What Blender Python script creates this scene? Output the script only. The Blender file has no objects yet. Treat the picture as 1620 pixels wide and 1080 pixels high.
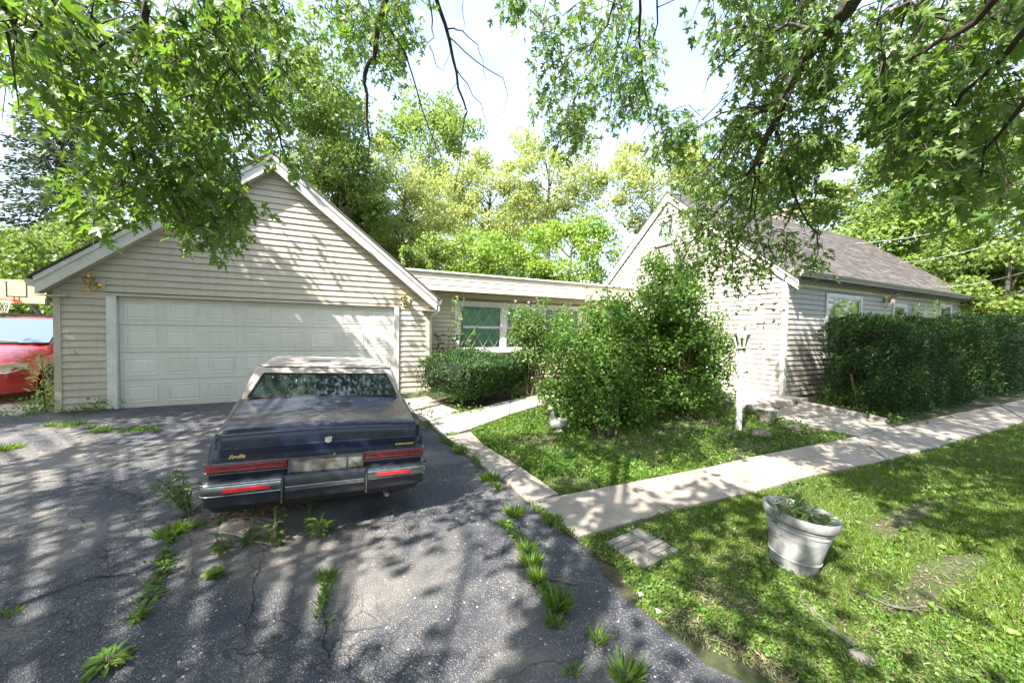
import bpy, bmesh, math, random
import numpy as np
from mathutils import Matrix, Vector, Euler
random.seed(7); RNG = np.random.default_rng(11)
SC = bpy.context.scene
COL = SC.collection
PI = math.pi
# ------------------------------------------------------------------ camera
F = 580.0; PITCH, ROLL, YAW = [math.radians(a) for a in (1.5946, .7843, 25.768)]
CAMP = np.array([0, 0, 1.546])
cp, sp, cy, sy, cr, sr = math.cos(PITCH), math.sin(PITCH), math.cos(YAW), math.sin(YAW), math.cos(ROLL), math.sin(ROLL)
fwd = np.array([sy*cp, cy*cp, -sp]); right = np.array([cy, -sy, 0.]); down = np.cross(fwd, right)
CM = np.array([[cr, -sr, 0], [sr, cr, 0], [0, 0, 1.]]) @ np.stack([right, down, fwd])
cam_d = bpy.data.cameras.new('camera'); cam = bpy.data.objects.new('camera', cam_d); COL.objects.link(cam)
cam_d.sensor_width = 36; cam_d.lens = F/1620*36; cam_d.clip_start = .05; cam_d.clip_end = 900
m = Matrix.Identity(4)
for i in range(3):
    m[i][0] = CM[0][i]; m[i][1] = -CM[1][i]; m[i][2] = -CM[2][i]; m[i][3] = CAMP[i]
cam.matrix_world = m
SC.camera = cam
# ------------------------------------------------------------------ light
SUN = Vector((-.60, -.27, .74)).normalized()
EXPOSURE = 2.1
w = bpy.data.worlds.new('World'); SC.world = w; w.use_nodes = True
nt = w.node_tree; nt.nodes.clear()
sky = nt.nodes.new('ShaderNodeTexSky'); sky.sky_type = 'NISHITA'; sky.sun_disc = False
sky.sun_elevation = math.asin(SUN.z); sky.sun_rotation = math.atan2(SUN.x, SUN.y)
sky.air_density = 1.0; sky.dust_density = 3.0; sky.ozone_density = 1.0
bg = nt.nodes.new('ShaderNodeBackground'); bg.inputs[1].default_value = .15
wo = nt.nodes.new('ShaderNodeOutputWorld')
# thin high cloud veil over the blue
tc = nt.nodes.new('ShaderNodeTexCoord'); mp = nt.nodes.new('ShaderNodeMapping'); mp.inputs['Scale'].default_value = (1.3, 1.3, 3.2)
nz = nt.nodes.new('ShaderNodeTexNoise'); nz.inputs['Scale'].default_value = 2.2; nz.inputs['Detail'].default_value = 6
rp = nt.nodes.new('ShaderNodeMapRange'); rp.inputs[1].default_value = .42; rp.inputs[2].default_value = .75; rp.inputs[3].default_value = .30; rp.inputs[4].default_value = .85
mx = nt.nodes.new('ShaderNodeMix'); mx.data_type = 'RGBA'; mx.inputs[7].default_value = (2.5, 3.0, 3.6, 1)
L = nt.links.new
L(tc.outputs['Generated'], mp.inputs[0]); L(mp.outputs[0], nz.inputs['Vector']); L(nz.outputs[0], rp.inputs[0]); L(rp.outputs[0], mx.inputs[0])
L(sky.outputs[0], mx.inputs[6]); L(mx.outputs[2], bg.inputs[0]); L(bg.outputs[0], wo.inputs[0])
sl = bpy.data.lights.new('sun', 'SUN'); sl.energy = 4.8; sl.angle = math.radians(.53); sl.color = (1, .95, .87)
so = bpy.data.objects.new('sun', sl); COL.objects.link(so); so.location = (0, 0, 30)
so.rotation_euler = SUN.to_track_quat('Z', 'Y').to_euler()
vs = SC.view_settings; vs.view_transform = 'Standard'; vs.look = 'None'; vs.gamma = 1; vs.use_curve_mapping = False; vs.exposure = EXPOSURE
SC.cycles.max_bounces = 8; SC.cycles.diffuse_bounces = 4; SC.cycles.transparent_max_bounces = 8

# ------------------------------------------------------------------ geometry of the picture -> places
def H(x, y):
    u = np.asarray(y, float) + .45*np.maximum(0, np.asarray(x, float)-2)
    t = np.clip((u-4)/5, 0, 1); t = t*t*(3-2*t)
    return -.22*(1-t)
def ray(px, py): return CM.T @ np.array([(px-810)/F, (py-540)/F, 1])
def gz(px, py, z):
    r = ray(px, py); return r/r[2]*(z-CAMP[2])+CAMP
def G(px, py, lift=0.):
    z = 0
    for _ in range(40):
        p = gz(px, py, z+lift); z = .5*z+.5*float(H(p[0], p[1]))
    return Vector((p[0], p[1], z))
def onY(px, py, Y): r = ray(px, py); return Vector(r/r[1]*Y+CAMP)
def onX(px, py, X): r = ray(px, py); return Vector(r/r[0]*X+CAMP)
def PD(px, py, d): r = ray(px, py); return Vector(r/np.linalg.norm(r)*d+CAMP)
def proj(P):
    v = (np.atleast_2d(P)-CAMP) @ CM.T
    z = np.where(v[:, 2] > .05, v[:, 2], .05)
    return 810+F*v[:, 0]/z, 540+F*v[:, 1]/z, v[:, 2]
def inframe(P, mg=70):
    x, y, z = proj(P); return (z > .06) & (x > -mg) & (x < 1620+mg) & (y > -mg) & (y < 1080+mg)
def inpoly(x, y, poly):
    poly = np.array([(p[0], p[1]) for p in poly]); n = len(poly); c = np.zeros(np.shape(x), bool); j = n-1
    for i in range(n):
        xi, yi = poly[i]; xj, yj = poly[j]
        with np.errstate(divide='ignore', invalid='ignore'):
            c ^= ((yi > y) != (yj > y)) & (x < (xj-xi)*(y-yi)/(yj-yi+1e-12)+xi)
        j = i
    return c

# ------------------------------------------------------------------ scene helpers
WM = {}
def link(o, parent=None, mw=None):
    COL.objects.link(o); mw = mw or Matrix.Identity(4); WM[o.name] = mw
    if parent is not None:
        o.parent = parent; o.matrix_parent_inverse = Matrix.Identity(4)
        o.matrix_basis = WM[parent.name].inverted() @ mw
    else: o.matrix_basis = mw
    return o
def thing(name, label, cat, loc=(0, 0, 0), group=None, rot=(0, 0, 0)):
    o = bpy.data.objects.new(name, None); o.empty_display_size = .2
    link(o, None, Matrix.Translation(Vector(loc)) @ Euler(rot).to_matrix().to_4x4())
    o['label'] = label; o['category'] = cat
    if group: o['group'] = group
    return o
def tag(o, label, cat, group=None):
    o['label'] = label; o['category'] = cat
    if group: o['group'] = group
    return o
def setting(name, me=None, parent=None, mw=None):
    o = bpy.data.objects.new(name, me); link(o, parent, mw)
    if parent is None: o['kind'] = 'structure'
    return o
def obj(name, me, parent=None, mw=None, stuff=False, local=False):
    """me is in world coordinates unless local=True (then in the parent's frame)."""
    o = bpy.data.objects.new(name, me)
    if local: mw = WM[parent.name] @ (mw or Matrix.Identity(4))
    elif mw is None and parent is not None:
        # recentre the part's origin on the thing
        T = Matrix.Translation(WM[parent.name].translation); me.transform(T.inverted()); mw = T
        link(o); COL.objects.unlink(o); link(o, parent, mw)
        if stuff: o['kind'] = 'stuff'
        return o
    link(o, parent, mw)
    if stuff: o['kind'] = 'stuff'
    return o
def fast_mesh(name, V, T, mat=None, smooth=False, quads=False):
    V = np.asarray(V, np.float32); T = np.asarray(T, np.int32); k = T.shape[1]
    me = bpy.data.meshes.new(name); me.vertices.add(len(V)); me.vertices.foreach_set('co', V.ravel())
    me.loops.add(T.size); me.loops.foreach_set('vertex_index', T.ravel())
    me.polygons.add(len(T)); me.polygons.foreach_set('loop_start', np.arange(0, T.size, k, dtype=np.int32))
    if smooth: me.polygons.foreach_set('use_smooth', np.ones(len(T), bool))
    me.update(calc_edges=True)
    if mat: me.materials.append(mat)
    return me
class MB:
    def __init__(s): s.v = []; s.f = []; s.sm = []
    def add(s, v, f, smooth=False):
        n = len(s.v); s.v += [tuple(p) for p in v]; s.f += [tuple(i+n for i in q) for q in f]; s.sm += [smooth]*len(f); return s
    def box(s, a, b, M=None):
        x0, y0, z0 = a; x1, y1, z1 = b
        v = [(x0,y0,z0),(x1,y0,z0),(x1,y1,z0),(x0,y1,z0),(x0,y0,z1),(x1,y0,z1),(x1,y1,z1),(x0,y1,z1)]
        if M: v = [M @ Vector(p) for p in v]
        return s.add(v, [(0,3,2,1),(4,5,6,7),(0,1,5,4),(1,2,6,5),(2,3,7,6),(3,0,4,7)])
    def bar(s, p, q, wd, hg, up=(0, 0, 1)):
        p, q = Vector(p), Vector(q); d = (q-p); L_ = d.length; d.normalize(); up = Vector(up); x = d.cross(up).normalized(); z = x.cross(d)
        M = Matrix(((x.x, d.x, z.x, p.x), (x.y, d.y, z.y, p.y), (x.z, d.z, z.z, p.z), (0, 0, 0, 1)))
        return s.box((-wd/2, 0, -hg/2), (wd/2, L_, hg/2), M)
    def prism(s, pts, dv):
        pts = [Vector(p) for p in pts]; dv = Vector(dv); n = len(pts)
        return s.add(pts+[p+dv for p in pts], [tuple(range(n))[::-1], tuple(range(n, 2*n))]+[(i, (i+1) % n, n+(i+1) % n, n+i) for i in range(n)])
    def tube(s, pts, radii, n=8, cap=True, smooth=True, sq=1.0):
        pts = [Vector(p) for p in pts]; k = len(pts)
        if not hasattr(radii, '__len__'): radii = [radii]*k
        rings = []; prev = None
        for i, p in enumerate(pts):
            d = (pts[min(i+1, k-1)]-pts[max(i-1, 0)]).normalized()
            if prev is None: a = d.orthogonal().normalized()
            else: a = (prev-d*prev.dot(d)).normalized()
            b = d.cross(a); prev = a
            for j in range(n):
                t = 2*PI*j/n; rings.append(p+(a*math.cos(t)+b*math.sin(t)*sq)*radii[i])
        f = [(i*n+j, i*n+(j+1) % n, (i+1)*n+(j+1) % n, (i+1)*n+j) for i in range(k-1) for j in range(n)]
        if cap: f += [tuple(range(n))[::-1], tuple((k-1)*n+j for j in range(n))]
        return s.add(rings, f, smooth)
    def lathe(s, prof, n=24, c=(0, 0, 0), M=None, close=False):
        c = Vector(c); v = []
        for r, z in prof:
            for j in range(n):
                t = 2*PI*j/n; p = Vector((r*math.cos(t), r*math.sin(t), z))+c; v.append(M @ p if M else p)
        k = len(prof); f = [(i*n+j, i*n+(j+1) % n, (i+1)*n+(j+1) % n, (i+1)*n+j) for i in range(k-1) for j in range(n)]
        return s.add(v, f, True)
    def grid(s, rows, smooth=True, closeu=False):
        m_ = len(rows[0]); v = [p for r in rows for p in r]
        f = [(i*m_+j, i*m_+j+1, (i+1)*m_+j+1, (i+1)*m_+j) for i in range(len(rows)-1) for j in range(m_-1)]
        if closeu: f += [(i*m_+m_-1, i*m_, (i+1)*m_, (i+1)*m_+m_-1) for i in range(len(rows)-1)]
        return s.add(v, f, smooth)
    def ball(s, c, r, n=12, k=8, jit=0, seed=0):
        rn = random.Random(seed); c = Vector(c); r = (r, r, r) if not hasattr(r, '__len__') else r; rows = []
        for i in range(k+1):
            ph = PI*i/k; row = []
            for j in range(n):
                t = 2*PI*j/n; q = 1+jit*(rn.random()-.5)*2 if 0 < i < k else 1
                row.append(c+Vector((r[0]*math.sin(ph)*math.cos(t)*q, r[1]*math.sin(ph)*math.sin(t)*q, -r[2]*math.cos(ph)*q)))
            rows.append(row)
        return s.grid(rows, True, True)
    def mesh(s, name, mat=None, sharp=35):
        me = bpy.data.meshes.new(name); me.from_pydata([tuple(p) for p in s.v], [], s.f)
        me.polygons.foreach_set('use_smooth', s.sm); me.validate(); me.update()
        bm = bmesh.new(); bm.from_mesh(me); bmesh.ops.remove_doubles(bm, verts=bm.verts, dist=1e-5)
        bmesh.ops.recalc_face_normals(bm, faces=bm.faces); bm.to_mesh(me); bm.free()
        if any(s.sm): me.set_sharp_from_angle(angle=math.radians(sharp))
        if mat: me.materials.append(mat)
        return me
def bevel(o, wd=.006, seg=2):
    b = o.modifiers.new('bevel', 'BEVEL'); b.width = wd; b.segments = seg; b.limit_method = 'ANGLE'; b.angle_limit = math.radians(40); return o

# ------------------------------------------------------------------ materials
def nmat(name):
    m_ = bpy.data.materials.new(name); m_.use_nodes = True; t = m_.node_tree; b = t.nodes['Principled BSDF']; return m_, t, b
def noise(t, scale, detail=4, vec=None, rough=.55, dist=0):
    n = t.nodes.new('ShaderNodeTexNoise'); n.inputs['Scale'].default_value = scale; n.inputs['Detail'].default_value = detail
    n.inputs['Roughness'].default_value = rough; n.inputs['Distortion'].default_value = dist
    if vec is not None: t.links.new(vec, n.inputs['Vector'])
    return n.outputs[0]
def ramp(t, fac, stops):
    r = t.nodes.new('ShaderNodeValToRGB'); e = r.color_ramp.elements
    while len(e) > 1: e.remove(e[0])
    e[0].position = stops[0][0]; c = stops[0][1]; e[0].color = (*c, 1) if len(c) == 3 else c
    for p, c in stops[1:]:
        q = e.new(p); q.color = (*c, 1)
    t.links.new(fac, r.inputs[0]); return r.outputs[0]
def rng(t, v, a, b, c, d):
    r = t.nodes.new('ShaderNodeMapRange')
    for i, q in enumerate((a, b, c, d)): r.inputs[i+1].default_value = q
    t.links.new(v, r.inputs[0]); return r.outputs[0]
def mix(t, fac, a, b, mode='MIX'):
    n = t.nodes.new('ShaderNodeMix'); n.data_type = 'RGBA'; n.blend_type = mode
    for s, v in ((0, fac), (6, a), (7, b)):
        if isinstance(v, (int, float)): n.inputs[s].default_value = v
        elif isinstance(v, tuple): n.inputs[s].default_value = (*v, 1)
        else: t.links.new(v, n.inputs[s])
    return n.outputs[2]
def bump(t, b, h, strength=.4, dist=.01):
    n = t.nodes.new('ShaderNodeBump'); n.inputs['Strength'].default_value = strength; n.inputs['Distance'].default_value = dist
    t.links.new(h, n.inputs['Height']); t.links.new(n.outputs[0], b.inputs['Normal'])
def opos(t): return t.nodes.new('ShaderNodeNewGeometry').outputs['Position']
def basic(name, c, c2=None, scale=6, rough=.5, metal=0, bscale=0, bstr=.3, coat=0, spec=.5, lo=.35, hi=.65, isl=0):
    m_, t, b = nmat(name); b.inputs['Roughness'].default_value = rough; b.inputs['Metallic'].default_value = metal
    b.inputs['Coat Weight'].default_value = coat; b.inputs['Specular IOR Level'].default_value = spec
    P_ = opos(t)
    if c2: col = ramp(t, noise(t, scale, 6, P_, .6), [(lo, c), (hi, c2)])
    else: col = None
    if isl:
        g = t.nodes.new('ShaderNodeNewGeometry'); oi = t.nodes.new('ShaderNodeObjectInfo'); ad = t.nodes.new('ShaderNodeMath'); ad.operation = 'ADD'
        fr = t.nodes.new('ShaderNodeMath'); fr.operation = 'FRACT'
        t.links.new(g.outputs['Random Per Island'], ad.inputs[0]); t.links.new(oi.outputs['Random'], ad.inputs[1]); t.links.new(ad.outputs[0], fr.inputs[0])
        v = ramp(t, fr.outputs[0], [(0, (1-isl,)*3), (1, (1+isl,)*3)])
        col = mix(t, 1., col if col is not None else c, v, 'MULTIPLY')
    if col is None: b.inputs['Base Color'].default_value = (*c, 1)
    else: t.links.new(col, b.inputs['Base Color'])
    if bscale: bump(t, b, noise(t, bscale, 5, P_, .6), bstr)
    return m_
def leafmat(name, c1, c2, c3=None, tr=.38, rough=.45, tint=(1.25, 1.3, .55), sheen=.35):
    m_, t, b = nmat(name); g = t.nodes.new('ShaderNodeNewGeometry'); oi = t.nodes.new('ShaderNodeObjectInfo')
    ad = t.nodes.new('ShaderNodeMath'); fr = t.nodes.new('ShaderNodeMath'); fr.operation = 'FRACT'
    t.links.new(g.outputs['Random Per Island'], ad.inputs[0]); t.links.new(oi.outputs['Random'], ad.inputs[1]); t.links.new(ad.outputs[0], fr.inputs[0])
    col = ramp(t, fr.outputs[0], [(0, c1), (.75, c2), (1, c3 or c2)])
    big = noise(t, .9, 3, g.outputs['Position'])
    col = mix(t, 1., col, ramp(t, big, [(.35, (.8, .84, .8)), (.65, (1.2, 1.15, 1.1))]), 'MULTIPLY')
    t.links.new(col, b.inputs['Base Color']); b.inputs['Roughness'].default_value = rough; b.inputs['Specular IOR Level'].default_value = sheen
    tl = t.nodes.new('ShaderNodeBsdfTranslucent'); t.links.new(mix(t, 1., col, tint, 'MULTIPLY'), tl.inputs[0])
    ms = t.nodes.new('ShaderNodeMixShader'); ms.inputs[0].default_value = tr
    t.links.new(b.outputs[0], ms.inputs[1]); t.links.new(tl.outputs[0], ms.inputs[2]); t.links.new(ms.outputs[0], t.nodes['Material Output'].inputs[0])
    return m_

def siding_mat(name, c, dirt):
    m_, t, b = nmat(name); P_ = opos(t)
    a = t.nodes.new('ShaderNodeMapping'); a.inputs['Scale'].default_value = (1.2, 1.2, 22); t.links.new(P_, a.inputs[0])
    col = ramp(t, noise(t, 3, 5, a.outputs[0]), [(.3, tuple(q*.9 for q in c)), (.7, c)])
    st = t.nodes.new('ShaderNodeMapping'); st.inputs['Scale'].default_value = (6, 6, .8); t.links.new(P_, st.inputs[0])
    s2 = rng(t, noise(t, 2, 4, st.outputs[0]), .5, .8, 0, .35)
    col = mix(t, s2, col, dirt)
    oi = t.nodes.new('ShaderNodeObjectInfo'); col = mix(t, 1., col, ramp(t, oi.outputs['Random'], [(0, (.94, .935, .92)), (1, (1.03, 1.03, 1.03))]), 'MULTIPLY')
    sx = t.nodes.new('ShaderNodeSeparateXYZ'); t.links.new(P_, sx.inputs[0])
    low = rng(t, sx.outputs[2], .05, .7, .5, 0)
    md = t.nodes.new('ShaderNodeMath'); md.operation = 'MULTIPLY'; t.links.new(low, md.inputs[0]); t.links.new(noise(t, 5, 5, P_), md.inputs[1])
    col = mix(t, md.outputs[0], col, dirt)
    t.links.new(col, b.inputs['Base Color']); b.inputs['Roughness'].default_value = .5; b.inputs['Specular IOR Level'].default_value = .35
    gr = t.nodes.new('ShaderNodeMapping'); gr.inputs['Scale'].default_value = (3, 3, 90); t.links.new(P_, gr.inputs[0])
    bump(t, b, noise(t, 2, 4, gr.outputs[0]), .12, .004); return m_
M = {}
M['siding'] = siding_mat('beige_vinyl_siding', (.51, .46, .375), (.29, .25, .19))
M['siding2'] = siding_mat('cream_vinyl_siding', (.50, .45, .33), (.30, .26, .16))
M['siding3'] = siding_mat('pale_vinyl_siding', (.40, .37, .325), (.22, .19, .15))
M['trim'] = basic('white_aluminium_trim', (.66, .645, .60), (.55, .535, .49), 5, .4, bscale=30, bstr=.05)
M['trimc'] = basic('cream_aluminium_fascia', (.66, .62, .52), (.56, .52, .42), 3, .4)
M['post_white'] = basic('white_post_paint', (.7, .7, .7), (.58, .58, .58), 12, .35)
M['door'] = siding_mat('white_door_enamel', (.66, .64, .585), (.44, .41, .35))
M['dark'] = basic('dark_void', (.012, .012, .012), rough=.8)
M['core'] = basic('wall_sheathing', (.2, .18, .15), rough=.9)
M['soffit'] = basic('soffit', (.45, .42, .34), rough=.6)
M['brass'] = basic('polished_brass', (.75, .48, .12), (.55, .33, .08), 40, .25, 1)
M['steel'] = basic('galvanised_steel', (.5, .5, .5), (.35, .35, .35), 30, .35, 1)
M['chrome'] = basic('aged_chrome', (.42, .44, .47), (.26, .26, .27), 25, .22, 1, bscale=60, bstr=.05)
M['gold'] = basic('gold_lettering', (.8, .55, .2), rough=.35, metal=.7)
M['rubber'] = basic('tyre_rubber', (.02, .02, .02), (.04, .04, .035), 20, .8)
M['navy_low'] = basic('near_black_lower_navy', (.006, .008, .018), (.02, .02, .022), 12, .35, coat=.3)  # mottled near-black navy for the bumper cover
M['black'] = basic('black_trim', (.015, .015, .016), rough=.5)
M['red_lens'] = basic('red_lens', (.13, .010, .012), (.19, .014, .014), 30, .18, coat=.6)
M['red_refl'] = basic('bright_red_reflector', (.75, .02, .02), rough=.2, coat=.6)
M['plate'] = basic('weathered_plate', (.20, .20, .19), (.09, .07, .045), 9, .5, lo=.4, hi=.6)
M['vinyl'] = basic('beige_vinyl_roof', (.40, .345, .285), (.31, .27, .225), 9, .6, bscale=160, bstr=.15)
M['rust'] = basic('rusty_ledge', (.36, .30, .26), (.12, .08, .06), 16, .7)
M['vanred'] = basic('red_van_paint', (.55, .02, .018), (.48, .018, .018), 2, .25, coat=.8)
M['board_y'] = basic('yellowed_backboard', (.62, .52, .26), (.52, .42, .2), 5, .5)
M['orange'] = basic('orange_beak', (.7, .28, .05), rough=.5)
M['gooser'] = basic('weathered_white_plaster', (.50, .50, .48), (.22, .21, .18), 14, .75, bscale=60, bstr=.4, lo=.42, hi=.75)
M['potw'] = basic('weathered_white_plastic', (.33, .33, .325), (.16, .16, .155), 11, .6, bscale=70, bstr=.35, lo=.35, hi=.7)
M['poti'] = basic('planter_inside', (.42, .42, .43), (.3, .3, .3), 10, .7)
M['urn'] = basic('mossy_cement_urn', (.30, .28, .25), (.12, .12, .08), 18, .9, bscale=40, bstr=.7)
M['stone'] = basic('field_stone', (.24, .21, .17), (.11, .10, .07), 9, .9, bscale=25, bstr=.8)
M['timber'] = basic('weathered_edging', (.30, .275, .25), (.17, .15, .135), 10, .85, bscale=30, bstr=.7)
M['plank'] = basic('grey_weathered_plank', (.13, .12, .10), (.07, .06, .05), 12, .85, bscale=30, bstr=.7)
M['bark'] = basic('grey_brown_bark', (.10, .08, .065), (.045, .035, .028), 14, .9, bscale=22, bstr=.9)
M['twig'] = basic('dark_twig_bark', (.06, .042, .034), (.03, .022, .02), 20, .8)
M['twigp'] = basic('dead_twig_bark', (.10, .085, .08), (.04, .03, .035), 14, .8)
M['stem'] = basic('green_stem', (.10, .14, .05), (.14, .10, .05), 12, .7)
M['branch'] = basic('shrub_branch', (.09, .06, .045), (.16, .12, .09), 12, .85)
M['cable'] = basic('pale_cable', (.45, .44, .42), rough=.6)
M['chimney'] = basic('chimney_brick', (.26, .19, .16), (.17, .13, .11), 14, .9, bscale=30, bstr=.5)
M['curtain'] = basic('pale_green_curtain', (.36, .46, .38), (.24, .34, .28), 7, .9)
M['soilpot'] = basic('potting_soil', (.05, .035, .025), (.09, .07, .05), 30, .95, bscale=40, bstr=1)
M['flower'] = leafmat('mauve_petals', (.42, .22, .46), (.60, .45, .62), tr=.3, tint=(1.1, .9, 1.1))
M['flyellow'] = leafmat('yellow_petals', (.8, .5, .03), (.8, .55, .06), tr=.3, tint=(1, 1, .6))
M['whiteleaf'] = basic('paper_litter', (.7, .7, .7), rough=.7)
M['litter'] = basic('dry_leaf_litter', (.12, .075, .045), (.24, .18, .11), 25, .9, isl=.5)
M['seal_crack'] = basic('open_crack', (.008, .008, .008), rough=1)
M['brick'] = basic('concrete_paver', (.22, .20, .175), (.13, .12, .10), 35, .9, bscale=90, bstr=.5, isl=.12)
# glass
def glass(name, tint, rough=.03):
    m_, t, b = nmat(name); b.inputs['Base Color'].default_value = (*tint, 1); b.inputs['Roughness'].default_value = rough
    b.inputs['Coat Weight'].default_value = 1; b.inputs['Specular IOR Level'].default_value = 1.0; b.inputs['Coat Roughness'].default_value = rough
    return m_
M['glass_dark'] = glass('dark_car_glass', (.02, .03, .03))
M['glass_win'] = glass('window_glass', (.06, .085, .07))
M['glass_van'] = glass('windshield_glass', (.07, .10, .12), .12)
def clearglass(name):
    m_, t, b = nmat(name); tr = t.nodes.new('ShaderNodeBsdfTransparent'); tr.inputs[0].default_value = (.86, .93, .88, 1)
    gl = t.nodes.new('ShaderNodeBsdfGlossy'); gl.inputs['Roughness'].default_value = .03; ms = t.nodes.new('ShaderNodeMixShader')
    fr = t.nodes.new('ShaderNodeFresnel'); fr.inputs[0].default_value = 1.22
    L_ = t.links.new; L_(fr.outputs[0], ms.inputs[0]); L_(tr.outputs[0], ms.inputs[1]); L_(gl.outputs[0], ms.inputs[2]); L_(ms.outputs[0], t.nodes['Material Output'].inputs[0]); return m_
M['glass_clear'] = clearglass('clear_pane')
def headlamp():
    return basic('yellowed_headlamp', (.62, .52, .36), (.7, .64, .5), 10, .15, coat=.8)
M['headlamp'] = headlamp()
# navy paint: faded, dusty clear coat
m_, t, b = nmat('faded_navy_paint'); P_ = opos(t)
n1 = noise(t, 6, 8, P_, .7); n2 = noise(t, 60, 4, P_, .7)
col = ramp(t, n1, [(.35, (.005, .008, .024)), (.62, (.008, .013, .036)), (.88, (.028, .030, .04))])
col = mix(t, rng(t, n2, .62, .78, 0, .25), col, (.05, .05, .055))
g_n = t.nodes.new('ShaderNodeNewGeometry'); sx_n = t.nodes.new('ShaderNodeSeparateXYZ'); t.links.new(g_n.outputs['Normal'], sx_n.inputs[0]); du = t.nodes.new('ShaderNodeMath'); du.operation = 'MULTIPLY'; t.links.new(rng(t, sx_n.outputs[2], .6, .98, 0, 1), du.inputs[0]); t.links.new(rng(t, n1, .35, .7, .15, .75), du.inputs[1]); col = mix(t, du.outputs[0], col, (.075, .075, .08))
t.links.new(col, b.inputs['Base Color']); t.links.new(rng(t, n1, .3, .7, .14, .34), b.inputs['Roughness'])
b.inputs['Specular IOR Level'].default_value = .35; b.inputs['Coat Weight'].default_value = .28; b.inputs['Coat Roughness'].default_value = .10
bump(t, b, n2, .05, .002); M['navy'] = m_
# asphalt
m_, t, b = nmat('worn_asphalt'); P_ = opos(t)
v = t.nodes.new('ShaderNodeTexVoronoi'); v.inputs['Scale'].default_value = 150; t.links.new(P_, v.inputs['Vector'])
sepc = t.nodes.new('ShaderNodeSeparateColor'); t.links.new(v.outputs['Color'], sepc.inputs[0])
big = noise(t, .55, 5, P_, .6, .4); mid = noise(t, 3.5, 6, P_, .65)
base = ramp(t, mid, [(.3, (.024, .028, .039)), (.7, (.050, .055, .068))])
worn_sunlit = ramp(t, mid, [(.3, (.125, .118, .108)), (.7, (.21, .192, .17))])  # worn zones, their colour also brightened to suggest patches of sun
base = mix(t, rng(t, big, .46, .60, .02, .95), base, worn_sunlit)
chips = rng(t, sepc.outputs[0], .78, .95, 0, 1)
chipm = t.nodes.new('ShaderNodeMath'); chipm.operation = 'MULTIPLY'; t.links.new(chips, chipm.inputs[0]); t.links.new(rng(t, mid, .35, .62, .25, 1.), chipm.inputs[1])
base = mix(t, chipm.outputs[0], base, (.24, .215, .185))
v3 = t.nodes.new('ShaderNodeTexVoronoi'); v3.inputs['Scale'].default_value = 45; t.links.new(P_, v3.inputs['Vector'])
s3 = t.nodes.new('ShaderNodeSeparateColor'); t.links.new(v3.outputs['Color'], s3.inputs[0])
dd = t.nodes.new('ShaderNodeMath'); dd.operation = 'MULTIPLY'; t.links.new(rng(t, s3.outputs[1], .975, .98, 0, 1), dd.inputs[0]); t.links.new(rng(t, v3.outputs['Distance'], .28, .34, 1, 0), dd.inputs[1])
base = mix(t, dd.outputs[0], base, (.42, .40, .36))
vc = t.nodes.new('ShaderNodeTexVoronoi'); vc.feature = 'DISTANCE_TO_EDGE'; vc.inputs['Scale'].default_value = .55
wv = mix(t, .22, P_, t.nodes.new('ShaderNodeTexNoise').outputs['Color']); nn = t.nodes[-1] if False else None
dn = t.nodes.new('ShaderNodeTexNoise'); dn.inputs['Scale'].default_value = 2.2; dn.inputs['Detail'].default_value = 7; t.links.new(P_, dn.inputs['Vector'])
wv = mix(t, .33, P_, dn.outputs['Color']); t.links.new(wv, vc.inputs['Vector'])
va = t.nodes.new('ShaderNodeTexVoronoi'); va.feature = 'DISTANCE_TO_EDGE'; va.inputs['Scale'].default_value = 9; t.links.new(wv, va.inputs['Vector'])
ck = rng(t, vc.outputs['Distance'], .0005, .0035, .6, 0); ca = rng(t, va.outputs['Distance'], .01, .05, .7, 0)
cam_ = t.nodes.new('ShaderNodeMath'); cam_.operation = 'MULTIPLY'; t.links.new(ca, cam_.inputs[0]); t.links.new(rng(t, noise(t, .8, 3, P_), .45, .58, 0, 1), cam_.inputs[1])
ckm = t.nodes.new('ShaderNodeMath'); ckm.operation = 'MAXIMUM'; t.links.new(ck, ckm.inputs[0]); t.links.new(cam_.outputs[0], ckm.inputs[1])
base = mix(t, ckm.outputs[0], base, (.012, .012, .012))
t.links.new(base, b.inputs['Base Color']); t.links.new(rng(t, mid, .3, .7, .62, .85), b.inputs['Roughness']); b.inputs['Specular IOR Level'].default_value = .45
hh = t.nodes.new('ShaderNodeMath'); hh.operation = 'SUBTRACT'; t.links.new(v.outputs['Distance'], hh.inputs[1]); t.links.new(noise(t, 30, 5, P_, .7), hh.inputs[0])
h2 = t.nodes.new('ShaderNodeMath'); h2.operation = 'SUBTRACT'; t.links.new(hh.outputs[0], h2.inputs[0]); t.links.new(ckm.outputs[0], h2.inputs[1])
bump(t, b, h2.outputs[0], .8, .008); M['asphalt'] = m_
def concrete(name, c, c2, dark=.5):
    m_, t, b = nmat(name); P_ = opos(t)
    col = ramp(t, noise(t, 2.2, 7, P_, .65), [(.32, c2), (.62, c)])
    sp_ = t.nodes.new('ShaderNodeTexVoronoi'); sp_.inputs['Scale'].default_value = 140; t.links.new(P_, sp_.inputs['Vector'])
    s_ = t.nodes.new('ShaderNodeSeparateColor'); t.links.new(sp_.outputs['Color'], s_.inputs[0])
    col = mix(t, rng(t, s_.outputs[0], .7, 1, 0, .45), col, tuple(q*dark for q in c2))
    g = t.nodes.new('ShaderNodeNewGeometry'); oi = t.nodes.new('ShaderNodeObjectInfo')
    col = mix(t, 1., col, ramp(t, oi.outputs['Random'], [(0, (.88, .87, .85)), (1, (1.06, 1.05, 1.04))]), 'MULTIPLY')
    t.links.new(col, b.inputs['Base Color']); b.inputs['Roughness'].default_value = .85
    bump(t, b, noise(t, 55, 6, P_, .7), .45, .004); return m_
M['walk'] = concrete('old_sidewalk_concrete', (.30, .265, .22), (.185, .165, .135))
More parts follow.
